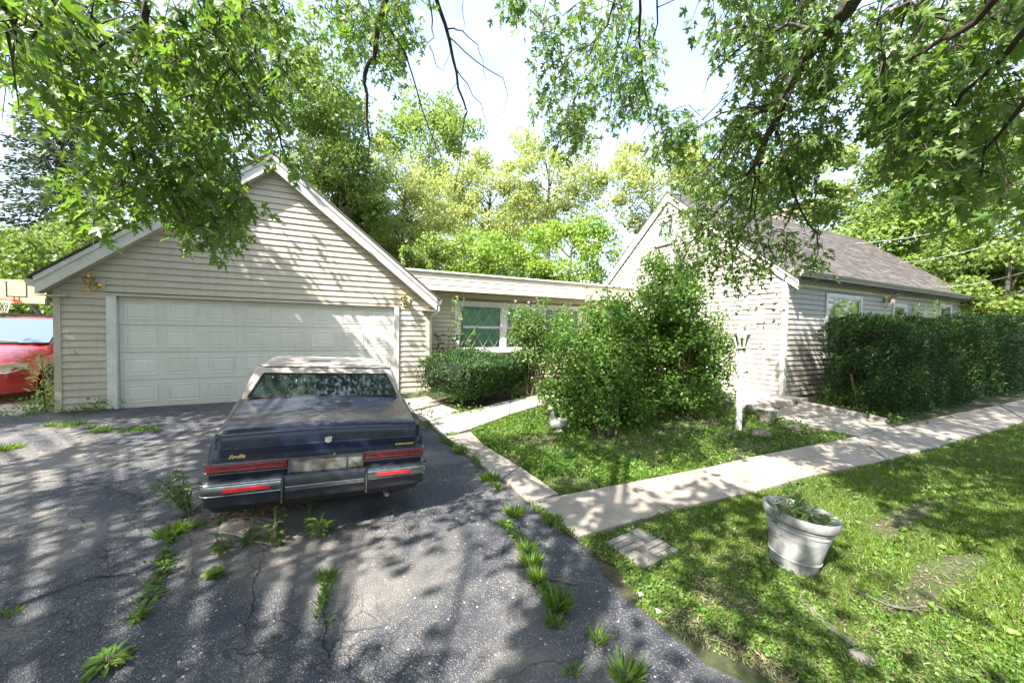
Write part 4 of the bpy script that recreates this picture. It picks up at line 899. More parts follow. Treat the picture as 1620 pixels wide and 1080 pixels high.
# ================================================================== GOOSE
gp = G(883, 683); gs = thing('goose_statue', 'weathered white garden goose with an orange beak at the foot of the big shrub', 'statue', gp, rot=(0, 0, PI+.15))
sp_pts = [(-.25, 0, .16), (-.20, 0, .155), (-.10, 0, .14), (0, 0, .14), (.08, 0, .16), (.125, 0, .22), (.135, 0, .29), (.14, 0, .36), (.155, 0, .405), (.19, 0, .42), (.215, 0, .415)]
sp_r = [.012, .045, .095, .115, .105, .07, .043, .034, .038, .042, .02]
obj('body', MB().tube(sp_pts, sp_r, 16, sq=.85).mesh('body', M['gooser'], 80), gs, I4, local=True)
obj('beak', MB().tube([(.205, 0, .415), (.24, 0, .40), (.27, 0, .392)], [.022, .016, .006], 10, sq=.8).mesh('beak', M['orange']), gs, I4, local=True)
for s_ in (-1, 1):
    obj('wing', MB().tube([(.07, s_*.075, .19), (0, s_*.092, .19), (-.12, s_*.075, .18), (-.22, s_*.03, .18)], [.02, .05, .04, .008], 10, sq=.4).mesh('wing', M['gooser'], 80), gs, I4, local=True)
    obj('eye', MB().ball((.185, s_*.037, .432), .006, 8, 6).mesh('eye', M['black']), gs, I4, local=True)
obj('base', MB().lathe([(0, -.01), (.085, -.01), (.08, .05), (.06, .06)], 14).mesh('base', M['gooser']), gs, I4, local=True)

# ================================================================== PLANTER
pb = G(1254, 893); pot = thing('planter', 'large weathered white plastic planter tilted on the lawn, filled with weeds', 'planter', pb+Vector((0, 0, .0)), rot=(math.radians(3), math.radians(5.5), 0))
prof = [(0, .0), (.135, .0), (.150, .015), (.165, .10), (.174, .103), (.174, .112), (.169, .116), (.185, .20), (.207, .315), (.214, .317), (.215, .328), (.209, .331), (.213, .350), (.222, .352), (.224, .364), (.216, .368), (.238, .378), (.245, .39), (.25, .43), (.246, .445), (.235, .445), (.228, .43), (.215, .36)]
prof = [(r_*.97, z*1.0-.015) for r_, z in prof]
po = obj('pot', MB().lathe(prof, 48).mesh('pot', M['potw'], 30), pot, I4, local=True)
obj('pot_lining', MB().lathe([(.2095, .33), (.195, .26), (.18, .22), (0, .22)], 40).mesh('pot_lining', M['poti']), pot, I4, local=True)
obj('potting_soil', MB().ball((0, 0, .215), (.178, .178, .035), 24, 8, .08, 3).mesh('potting_soil', M['soilpot']), pot, I4, local=True)
# ================================================================== SMALL URN, STONES, BRICKS, WOOD
uq = G(1212, 668); ur = thing('cement_urn', 'small mossy cement urn beside the porch path near the porch step', 'urn', uq)
obj('bowl', MB().lathe([(0, -.02), (.11, -.02), (.12, .04), (.15, .12), (.165, .22), (.18, .235), (.18, .26), (.16, .26), (.14, .20), (0, .18)], 18).mesh('bowl', M['urn']), ur, I4, local=True)
def stone(px, py, r_, label, group='stones lying in the planting bed', mt='stone', sq=.55):
    p = G(px, py); me = MB().ball((0, 0, 0), (r_, r_*.8, r_*sq), 10, 7, .22, int(px)).mesh('stone', M[mt]); o = obj('stone', me, None, Matrix.Translation(p+Vector((0, 0, r_*sq*.45))) @ Matrix.Rotation(px, 4, 'Z')); tag(o, label, 'stone', group)
stone(1255, 682, .13, 'long flat stone by the porch path, right of the cement urn')
stone(1205, 692, .16, 'largest flat stone in the bed, below the cement urn')
stone(1158, 692, .09, 'sunlit stone right at the foot of the white lamp post')
stone(1000, 720, .08, 'small pale round stone in front of the big shrub')
stone(1362, 1045, .055, 'pale rough stone in the foreground grass at the end of the grey plank', 'loose stones at the lawn', 'timber')
stone(481, 806, .03, 'pale pebble lying under the rear bumper of the navy sedan', 'loose stones at the driveway', 'gooser')
# stepping stone of bricks
bc = [G(*p) for p in ((1012, 838), (1076, 873), (1018, 906), (957, 862))]; o0 = bc[3]; ux = (bc[0]-bc[3]); uy = (bc[2]-bc[3]); sx_, sy_ = ux.length, uy.length; ux.normalize(); uy.normalize()
st_ = thing('stepping_stone', 'square stepping stone of basket-weave concrete bricks in the lawn corner', 'stepping stone', (sum(bc, Vector())/4))
for I in range(2):
    for J in range(2):
        for k in range(3):
            mod = (I+J) % 2; u0, v0 = I*sx_/2, J*sy_/2
            a0, a1, b0, b1 = (u0, u0+sx_/2, v0+k*sy_/6, v0+(k+1)*sy_/6) if mod == 0 else (u0+k*sx_/6, u0+(k+1)*sx_/6, v0, v0+sy_/2)
            g_ = .004; pts = [o0+ux*a+uy*b_ for a, b_ in ((a0+g_, b0+g_), (a1-g_, b0+g_), (a1-g_, b1-g_), (a0+g_, b1-g_))]; hz = .035+random.uniform(-.003, .003)
            for q_ in pts: q_.z = float(H(q_.x, q_.y))-.03
            o = obj('brick', MB().prism(pts, (0, 0, .03+hz)).mesh('brick', M['brick']), st_); bevel(o, .004, 1)
A_, B_ = G(1262, 950), G(1350, 1028); pk = MB(); 
for k in range(6):
    a_, b_ = A_.lerp(B_, k/6), A_.lerp(B_, (k+1)/6); 
pl_ = A_.lerp(B_, 0); dd_ = (B_-A_); nn_ = Vector((-dd_.y, dd_.x, 0)).normalized(); ptsL, ptsR = [], []
for k in range(9):
    c_ = A_.lerp(B_, k/8); wd = .004+.022*math.sin(PI*min(1, (k+1)/7)*.6); c_.z = -.195+.006*math.sin(k); ptsL.append(c_+nn_*wd); ptsR.append(c_-nn_*wd*.8)
o = obj('plank', MB().grid([[p-Vector((0, 0, .02)) for p in ptsL], ptsL, ptsR, [p-Vector((0, 0, .02)) for p in ptsR]], False).mesh('plank', M['plank'])); tag(o, 'thin pointed grey plank sliver lying in the foreground grass', 'plank')
def stick(pts, r_, label, cat='stick', mt='plank'):
    P_ = [G(*p)+Vector((0, 0, .03)) for p in pts]; o = obj('stick', MB().tube(P_, [r_*(1-.5*i/len(P_)) for i in range(len(P_))], 6).mesh('stick', M[mt])); tag(o, label, cat, 'sticks lying on the ground')
stick([(1348, 938), (1375, 950), (1400, 962), (1430, 968), (1460, 966)], .007, 'long grey stick in the lawn to the right of the planter')
stick([(1400, 957), (1412, 966), (1450, 972)], .009, 'short knobbly stick lying beside the long grey stick')
stick([(865, 921), (890, 926), (918, 931)], .009, 'brown stick on the asphalt among the grass tufts by the lawn edge', mt='bark')
stick([(380, 818), (430, 832), (470, 842), (560, 852)], .006, 'thin bare vine running over the asphalt behind the navy sedan', mt='twigp')
stick([(1480, 965), (1505, 975), (1535, 988)], .007, 'thin pale stick in the lawn near the right side', mt='twigp')
# broken concrete pieces by the left rear of the car
cs = thing('concrete_slab_piece', 'broken pale concrete slab piece on the asphalt behind the left rear of the navy sedan', 'slab piece', G(385, 845))
q_ = [G(352, 826), G(400, 820), G(433, 824), G(438, 842), G(430, 866), G(405, 862), (G(372, 850)), G(345, 846)]
for v_ in q_: v_.z = float(H(v_.x, v_.y))+.0
o = obj('slab', MB().prism(q_, (0, 0, .03)).mesh('slab', M['walk']), cs); bevel(o, .01, 2)
# paper litter
for k, (px, py, lb_) in enumerate(((1041, 972, 'white scrap on the soil edge between asphalt and lawn'), (1013, 945, 'small pale scrap at the lawn edge above the white scrap'), (1228, 890, 'white scrap in the grass at the left of the planter'))):
    p = G(px, py); me = MB().add([(-.02, -.01, .02), (.012, -.018, .03), (.022, .012, .022), (-.008, .016, .034), (0, 0, .028)], [(0, 1, 4), (1, 2, 4), (2, 3, 4), (3, 0, 4)]).mesh('paper_scrap', M['whiteleaf']); o = obj('paper_scrap', me, None, Matrix.Translation(p)); tag(o, lb_, 'litter', 'scraps of white litter')

# ================================================================== POWER LINES
for k, (a_, b_) in enumerate((((1385, 415), (1640, 362)), ((1430, 448), (1640, 425)), ((1300, 385), (1640, 330)))):
    A_, B_ = PD(*a_, 24), PD(*b_, 17); pts = [A_.lerp(B_, t_)-Vector((0, 0, 1.2*t_*(1-t_))) for t_ in np.linspace(-.6, 1.6, 24)]
    o = obj('power_line', MB().tube(pts, .010, 5, False).mesh('power_line', M['cable'])); tag(o, ['middle of the three thin overhead cables right of the house', 'lowest of the three overhead cables right of the house', 'highest of the three overhead cables right of the house'][k], 'cable', 'overhead cables')

# ================================================================== VEGETATION
def leafobj(name, T, P, ax, nr, s, mat_, parent=None, sx=None, stuff=True):
    V, Fc = scatter(T, P, ax, nr, s, sx); me = fast_mesh(name, V, Fc, mat_)
    return obj(name, me, parent, stuff=stuff)
def ell_pts(c, r, n, shell=.0):
    d = unit(RNG.normal(size=(n, 3))); q = RNG.random(n)**(1/3) if shell <= 0 else (shell**3+(1-shell**3)*RNG.random(n))**(1/3)
    return np.array(c)+d*np.array(r)*q[:, None], d
# ---- far trees
def tree(name, label, px, py, dist, rad, h, kind, nclump=46, nleaf=11000, ls=.16, trunk=.16, gap=.0, zc=None, low=None, group='trees beyond the houses', bare=0):
    c = PD(px, py, dist); base = Vector((c.x, c.y, 0)); t_ = thing(name, label, 'tree', base, group)
    rx, rz = rad, h; tb = MB(); top = c.z+rz*.5
    tb.tube([(base.x, base.y, -.1), (base.x+.1, base.y, c.z*.35), (base.x-.1, base.y+.1, c.z*.75), (base.x, base.y, top)], [trunk, trunk*.8, trunk*.55, trunk*.15], 8)
    obj('trunk', tb.mesh('trunk', M['bark']), t_)
    cl, _ = ell_pts((c.x, c.y, c.z), (rx, rx, rz), nclump, .45); lm = MB()
    for k in range(0, nclump, 3):
        e_ = Vector(cl[k]); z0 = max(c.z-rz*.8, min(e_.z-rx*.35, top*.92)); a_ = Vector((base.x, base.y, max(.6, z0))); mid_ = a_.lerp(e_, .5)+Vector((0, 0, .12*rx)); lm.tube([a_, mid_, e_], [trunk*.26, trunk*.15, trunk*.03], 5, False)
    obj('limb', lm.mesh('limb', M['bark']), t_)
    per = int(nleaf*1.25)//nclump; P_, N_ = [], []
    for k in range(nclump):
        cr_ = rx*RNG.uniform(.14, .40); p, d = ell_pts(cl[k], (cr_, cr_, cr_*.7), per, .3); P_.append(p); N_.append(d)
    P_ = np.concatenate(P_); N_ = np.concatenate(N_)
    if low is not None: P_[:, 2] = np.maximum(P_[:, 2], low+RNG.random(len(P_))*.5)
    nr = unit(N_*.6+rdir(len(P_), .5)); ax = rdir(len(P_), -.35)
    leafobj('crown', QUAD, P_, ax, nr, ls*RNG.uniform(.6, 1.3, len(P_)), M[kind], t_)
tree('dense_tree', 'dark dense tree rising behind the left slope of the garage roof', 130, 425, 24, 3.3, 2.0, 't_dark', 46, 12000, .16)
tree('dense_tree', 'low bushy tree behind the basketball backboard', 5, 430, 27, 3.2, 2.2, 't_mid', 46, 11000, .17)
tree('dense_tree', 'broad green tree standing behind the garage gable peak', 430, 190, 21, 3.7, 4.2, 't_dark', 60, 15000, .17)
tree('dense_tree', 'dark bushy tree behind the right slope of the garage roof', 540, 330, 19, 2.0, 2.6, 't_dark', 34, 7000, .15)
tree('pale_tree', 'slender pale tree between the garage peak and the willows', 560, 270, 24, 2.2, 4.0, 't_pale', 34, 6500, .18)
tree('willow_tree', 'farther willow filling the gap above the middle of the breezeway', 720, 385, 30, 4.2, 3.0, 't_pale', 46, 11000, .17)
tree('tall_tree', 'olive tree between the two willows behind the breezeway', 820, 370, 31, 3.8, 3.4, 't_mid', 46, 9000, .18)
tree('dense_tree', 'shaded tree behind the left part of the breezeway roof', 625, 390, 25, 2.6, 2.4, 't_mid', 40, 8000, .15)
tree('tall_tree', 'tall mid green tree rising behind the willows', 680, 240, 31, 3.9, 3.4, 't_mid', 40, 8500, .22)
tree('willow_tree', 'wide pale willow above the breezeway roof next to the garage', 640, 335, 22, 3.0, 2.6, 't_pale', 50, 12000, .15)
tree('willow_tree', 'pale willow with visible limbs in the centre of the background', 775, 325, 24, 3.0, 3.0, 't_pale', 46, 11000, .15)
tree('willow_tree', 'rounded pale willow left of the sky gap by the house gable', 870, 290, 23, 3.0, 2.9, 't_pale', 44, 9500, .15, trunk=.2)
tree('bright_tree', 'bright lime sapling just above the middle of the breezeway roof', 775, 418, 17, 2.3, 1.3, 't_lime', 50, 8000, .13)
tree('bright_tree', 'bright lime tree left of the house gable above the breezeway', 905, 408, 17, 2.2, 1.7, 't_lime', 54, 9000, .13)
tree('bright_tree', 'yellow green tree directly behind the house gable peak', 1035, 290, 26, 2.9, 2.9, 't_pale', 40, 8500, .17)
tree('bright_tree', 'low lime tree behind the breezeway beside the garage roof', 690, 400, 17, 1.5, 1.0, 't_mid', 24, 4500, .13)
tree('tall_tree', 'mid green tree behind the house roof near the chimney', 1165, 285, 28, 3.1, 2.8, 't_mid', 36, 7000, .18)
tree('feathery_tree', 'thin feathery tree behind the house ridge', 1285, 300, 33, 2.9, 3.4, 't_pale', 36, 4800, .2)
tree('dense_tree', 'dark tree right of the house ridge below the maple', 1425, 300, 30, 3.5, 4.2, 't_dark', 46, 10000, .2)
tree('bright_tree', 'lime green tree in front of the dark tree right of the house', 1440, 385, 27, 2.9, 2.0, 't_lime', 36, 8500, .17)
tree('tall_tree', 'large mid green tree at the far right of the picture', 1570, 330, 27, 4.0, 5.0, 't_mid', 60, 14000, .19)
tree('leafy_thicket', 'grey green thicket behind the far end of the house', 1500, 455, 27.5, 2.6, 2.2, 't_pale', 46, 12000, .14, low=.1)
tree('leafy_thicket', 'green thicket at the right picture edge behind the hedge', 1600, 440, 24, 2.6, 2.4, 't_mid', 46, 12000, .15, low=.1)
tree('leafy_thicket', 'sunlit thicket right of the house corner', 1420, 450, 33, 3.3, 2.6, 't_mid', 46, 9000, .17, low=.1)
tree('leafy_thicket', 'thicket behind the red minivan and the garage corner', 60, 500, 28, 3.2, 2.0, 't_mid', 40, 8000, .14, low=.1)
# spruce
c = PD(95, 400, 30); sp_ = thing('spruce_tree', 'tall blue green spruce left of the garage, its tiers showing against the sky', 'tree', (c.x, c.y, 0), 'trees beyond the houses')
obj('trunk', MB().tube([(c.x, c.y, -.1), (c.x, c.y, 7), (c.x, c.y, 14.6)], [.26, .16, .02], 8).mesh('trunk', M['bark']), sp_)
bt = MB(); P_, A_ = [], []
for k in range(115):
    z = 2.5+11.8*(k/115); R_ = 4.4*(1-(z-1.5)/13.6)**.9*random.uniform(.8, 1.08); a_ = k*2.4; d = Vector((math.cos(a_), math.sin(a_), 0)); s0 = Vector((c.x, c.y, z)); pts = [s0, s0+d*R_*.5+Vector((0, 0, -.10*R_)), s0+d*R_+Vector((0, 0, -.14*R_+.1))]
    bt.tube(pts, [.05, .03, .01], 4, False); n_ = int(60+R_*75)
    tt = RNG.random(n_)**.8; side = RNG.normal(size=n_)*.16*(1.2-tt*.6)*R_*.5; base_ = np.array([pts[0].lerp(pts[1], t_*2) if t_ < .5 else pts[1].lerp(pts[2], t_*2-1) for t_ in tt]); perp = np.array([-d.y, d.x, 0])
    P_.append(base_+perp*side[:, None]+np.stack([np.zeros(n_), np.zeros(n_), -np.abs(RNG.normal(size=n_))*.26], -1)); A_.append(np.array(d)*.7+perp*np.sign(side)[:, None]*.5+np.array([0, 0, -.35])+RNG.normal(size=(n_, 3))*.15)
P_ = np.concatenate(P_); A_ = np.concatenate(A_); obj('limb', bt.mesh('limb', M['bark']), sp_)
leafobj('needles', QUAD, P_, unit(A_), rdir(len(P_), .8), RNG.uniform(.12, .26, len(P_)), M['spruce'], sp_, sx=RNG.uniform(.07, .15, len(P_)))
# far wood line closing the horizon, run on unseen behind camera to darken reflections
P_ = []
for k in range(330):
    a_ = math.radians(-48+k*1.1); d_ = RNG.uniform(42, 60) if k < 150 else RNG.uniform(26, 40); x, y = d_*math.sin(a_), d_*math.cos(a_); p, _ = ell_pts((x, y, 2.4 if k < 150 else 4), (3.4, 3.4, 3.6 if k < 150 else 5), 200 if k < 150 else 130, .3); P_.append(p)
P_ = np.concatenate(P_); P_[:, 2] = np.maximum(P_[:, 2], .1); o = leafobj('far_woods', QUAD, P_, rdir(len(P_), -.3), rdir(len(P_), .6), RNG.uniform(.35, .8, len(P_)), M['t_mid']); tag(o, 'far band of woods behind all the nearer trees, carried on unseen behind the camera', 'woods')

# ---- overhanging silver maples
LM = {}
SPN = np.random.default_rng(5).random((128, 128)); SPN = (SPN+np.roll(SPN, 1, 0)+np.roll(SPN, 1, 1)+np.roll(SPN, (1, 1), (0, 1)))/4; SPN = (SPN-SPN.min())/(SPN.max()-SPN.min())
def sprays_in(poly, n, d0, d1, up=-.75, L_=(.22, .42)):
    poly = np.array(poly, float); x0, y0 = poly.min(0); x1, y1 = poly.max(0); out = []
    while len(out) < n:
        x, y = RNG.uniform(x0, x1), RNG.uniform(y0, y1)
        if SPN[int(x+200)//16 % 128, int(y+200)//16 % 128] < .34 and random.random() < .8: continue
        if inpoly(np.array([x]), np.array([y]), poly)[0]: out.append((x, y-22))
    out = np.array(out); d = RNG.uniform(d0, d1, n); return np.array([PD(a, b_, q_) for (a, b_), q_ in zip(out, d)])
def branch3(pts, d0, d1, wob=.03):
    P_ = [PD(x, y, d0+(d1-d0)*i/(len(pts)-1)) for i, (x, y) in enumerate(pts)]; out = []
    for i in range(len(P_)-1):
        k = max(2, int((P_[i+1]-P_[i]).length/.18))
        for j in range(k): out.append(P_[i].lerp(P_[i+1], j/k)+Vector([random.uniform(-wob, wob)*.5 for _ in range(3)]))
    return out+[P_[-1]]
def cKD(S, N_): return np.array([np.linalg.norm(N_-p, axis=1).min() for p in S])
FOOT = []
def maple(root, spec, canopy, trunk_pts, trunk_r, limbs):
    """spec: list of (polygon, count, d0, d1); limbs: list of (pixel polyline, d0, d1, r0, r1, material)"""
    tb = MB().tube(trunk_pts, trunk_r, 14); obj('trunk', tb.mesh('trunk', M['bark']), root)
    hub = Vector(trunk_pts[-1]); nodes = []
    for pts, d0, d1, r0, r1, mt, lead in limbs:
        P_ = branch3(pts, d0, d1)
        if lead:
            a_ = P_[0]; up_ = (a_-P_[min(3, len(P_)-1)]).normalized(); P_ = [hub, hub.lerp(a_, .4)+Vector((0, 0, 1.0)), hub.lerp(a_, .75)+Vector((0, 0, .8))+up_*.2]+P_
            rr_ = [r0*2.4, r0*1.8, r0*1.3]+list(np.linspace(r0, r1, len(P_)-3))
        else: rr_ = list(np.linspace(r0, r1, len(P_)))
        obj('limb', MB().tube(P_, rr_, 8).mesh('limb', M[mt]), root); nodes += [(p, mt) for p in P_[(3 if lead else 0):]]
    NP = np.array([p for p, mt in nodes if mt != 'twigp']); tw = MB(); LP, LA, LN, LS = [], [], [], []
    for poly, n, d0, d1, ls in spec:
        S = sprays_in(poly, n, d0, d1)
        S = S[np.argsort(cKD(S, NP))]
        for p in S:
            dd = np.linalg.norm(NP-p, axis=1); q_ = NP[dd.argmin()]; dm = dd.min(); L_ = RNG.uniform(.20, .38)*ls/.095
            dirn = unit(np.array([RNG.normal()*.45, RNG.normal()*.45, -.85])+(p-q_)/max(dm, .3)*.35); e_ = p+dirn*L_
            if dm < 1.4: tw.tube([q_, (Vector(q_)+Vector(p))/2+Vector((0, 0, .06*dm)), p, e_], [.006, .005, .003, .0015], 4, False)
            else: tw.tube([p-dirn*.4, p, e_], [.004, .003, .0015], 4, False)
            NP = np.concatenate([NP, p[None], e_[None]*.5+p[None]*.5]); k = RNG.integers(8, 13); tt = np.linspace(.0, 1, k); base_ = p+dirn*L_*tt[:, None]; sd_ = unit(np.cross(dirn, RNG.normal(size=(k, 3)))); st_ = RNG.uniform(.04, .09, k)
            base_ = base_+sd_*st_[:, None]*.8; ax = unit(sd_*.75+dirn*.45+np.array([0, 0, -.45])+RNG.normal(size=(k, 3))*.18)
            LP.append(base_); LA.append(ax); LN.append(unit(rdir(k, .7)+sd_*.3)); LS.append(ls*RNG.uniform(.65, 1.2, k))
    obj('twigs', tw.mesh('twigs', M['twig']), root, stuff=True)
    LP, LA, LN, LS = map(np.concatenate, (LP, LA, LN, LS)); FOOT.append(LP); X_, Y_, Z_ = proj(LP); big = LS/np.maximum(Z_, .3)*inframe(LP, -8); order = np.argsort(-big); sel, rest_ = order[:296], order[296:]
    me = LM.get('leaf')
    if me is None: me = LM['leaf'] = fast_mesh('leaf', MAPLE[0], MAPLE[1], M['maple'])
    bX, bY, bZ = basis(LA[sel], LN[sel])
    for i_, k in enumerate(sel):
        s_ = LS[k]; mw = Matrix([[bX[i_][a]*s_, bY[i_][a]*s_, bZ[i_][a]*s_, LP[k][a]] for a in range(3)]+[[0, 0, 0, 1]]); obj('leaf', me, root, mw)
    leafobj('leaves', MAPLE, LP[rest_], LA[rest_], LN[rest_], LS[rest_], M['maple'], root)
    return hub
def high_canopy(root, hub, canopy):
    T_ = canopy-SN*(canopy[:, 2:3]/SN[2]); q_ = HIST[np.clip(((T_[:, 0]+12)/.35).astype(int), 0, 99), np.clip(((T_[:, 1]+6)/.35).astype(int), 0, 99)]; canopy = canopy[RNG.random(len(canopy)) > np.clip(q_/7., 0, .85)]
    # high canopy outside the picture, which throws the dappled shade
    P_ = canopy; k = 11; C_ = np.repeat(P_, k, 0)+RNG.normal(size=(len(P_)*k, 3))*np.array([.17, .17, .10]); keep = ~inframe(C_, 40); C_ = C_[keep]
    leafobj('high_leaves', OVATE, C_, rdir(len(C_), -.4), rdir(len(C_), .9), RNG.uniform(.12, .18, len(C_)), M['canopy'], root)
    cb_ = MB()
    for p in P_[::70]:
        a_ = hub.lerp(Vector(p), .15)+Vector((0, 0, .3)); m__ = a_.lerp(Vector(p), .55)+Vector((0, 0, .5))
        if not inframe(np.array([m__, p, a_.lerp(m__, .5), m__.lerp(Vector(p), .5)]), 30).any(): cb_.tube([a_, m__, p], [.028, .016, .004], 5, False)
    obj('high_limbs', cb_.mesh('high_limbs', M['bark']), root, stuff=True)
def vnoise(x, y, s_, seed):
    r_ = np.random.default_rng(seed).random((64, 64)); X_, Y_ = x/s_, y/s_; i, j = np.floor(X_).astype(int), np.floor(Y_).astype(int); fx, fy = X_-i, Y_-j; fx = fx*fx*(3-2*fx); fy = fy*fy*(3-2*fy)
    g_ = lambda a, b_: r_[a % 64, b_ % 64]; return (g_(i, j)*(1-fx)+g_(i+1, j)*fx)*(1-fy)+(g_(i, j+1)*(1-fx)+g_(i+1, j+1)*fx)*fy
SN = np.array(SUN)
# gaps shaped into the unseen crown so sun patches land at these points
GAPS = [(G(*p), r_) for p, r_ in (((110, 760), .38), ((215, 745), .32), ((300, 672), .5), ((330, 1010), .28), ((560, 950), .42), ((650, 1010), .48), ((430, 985), .26), ((270, 715), .3), ((50, 880), .25), ((720, 930), .34), ((530, 860), .25), ((180, 900), .22), ((1010, 770), .25), ((1080, 800), .2), ((1150, 745), .3), ((1330, 735), .3), ((1480, 690), .4), ((1500, 880), .4), ((1330, 1010), .3), ((1580, 800), .5))]
def canopy_pts(n, x0, x1, y0, y1, thr, seed, h0=4.2, h1=6.8, z0=0., exclude=()):
    T = np.stack([RNG.uniform(x0, x1, n), RNG.uniform(y0, y1, n)], -1); nz_ = .55*vnoise(T[:, 0], T[:, 1], 1.1, seed)+.18*vnoise(T[:, 0], T[:, 1], .45, seed+1)+.27*vnoise(T[:, 0], T[:, 1], 2.2, seed+2)
    k = nz_ > thr
    for c__, r__ in GAPS: k &= ~((np.hypot(T[:, 0]-c__.x, T[:, 1]-c__.y) < r__*(.75+.5*vnoise(T[:, 0]+30, T[:, 1]+30, .3, 88))) & (RNG.random(n) > .06))
    for poly, keepf in exclude: k &= ~(inpoly(T[:, 0], T[:, 1], poly) & (RNG.random(n) > keepf))
    T = T[k]; h_ = RNG.uniform(h0, h1, len(T)); P_ = np.concatenate([T, np.full((len(T), 1), z0)], 1)+SN*(h_/SN[2])[:, None]
    return P_
sunny = [([(1.2, 5.0), (1.2, 9.2), (2.6, 13), (14, 13), (13, 9), (9.0, 6.0), (4.2, 5.6)], .08), ([(7.2, 4.6), (9.6, 4.9), (9.6, 12), (5, 12), (5, 7)], .05)]
canL = np.concatenate([canopy_pts(3600, -9, 2.6, -2.5, 9.2, .405, 3, exclude=sunny), canopy_pts(2100, -6.5, 3.6, 8.6, 10.3, .16, 9, 5, 8, exclude=sunny), canopy_pts(650, -5, 4.2, 10.3, 11.8, .33, 19, 5, 8, exclude=sunny)])
canR = np.concatenate([canopy_pts(2900, 2.0, 10.5, -2.5, 5.2, .475, 5, exclude=sunny), canopy_pts(1500, 9.5, 21, 1.5, 5.5, .36, 6, 7, 10.5), canopy_pts(700, 9, 17, -2, 2.0, .46, 8, 7, 10)])
ml = thing('silver_maple', 'silver maple whose leafy boughs droop over the garage in the upper left', 'tree', (-5.2, -2.6, -.2), 'overhanging silver maples')
mr = thing('silver_maple', 'silver maple whose thick limb and boughs hang across the upper right of the view', 'tree', (4.6, -3.6, -.2), 'overhanging silver maples')
A_main = [(95, 0), (395, 0), (425, 60), (458, 110), (468, 130), (455, 160), (420, 185), (395, 205), (380, 225), (372, 280), (392, 345), (385, 395), (362, 408), (335, 395), (300, 372), (255, 335), (205, 330), (150, 360), (115, 345), (140, 300), (125, 262), (100, 205), (78, 170), (90, 110)]
A_tip = [(440, 240), (480, 250), (487, 295), (462, 310), (445, 268)]
A_corner = [(0, 0), (90, 0), (70, 70), (25, 120), (0, 112)]
A_right = [(395, 0), (450, 0), (462, 35), (440, 50), (420, 35)]
A_low = [(200, 250), (360, 250), (385, 340), (385, 400), (345, 402), (285, 350), (210, 345)]
A_dark = [(170, 40), (400, 60), (425, 170), (330, 250), (200, 230)]
B_ = [(505, 0), (660, 0), (668, 60), (650, 112), (640, 95), (608, 150), (570, 130), (540, 95), (512, 45)]
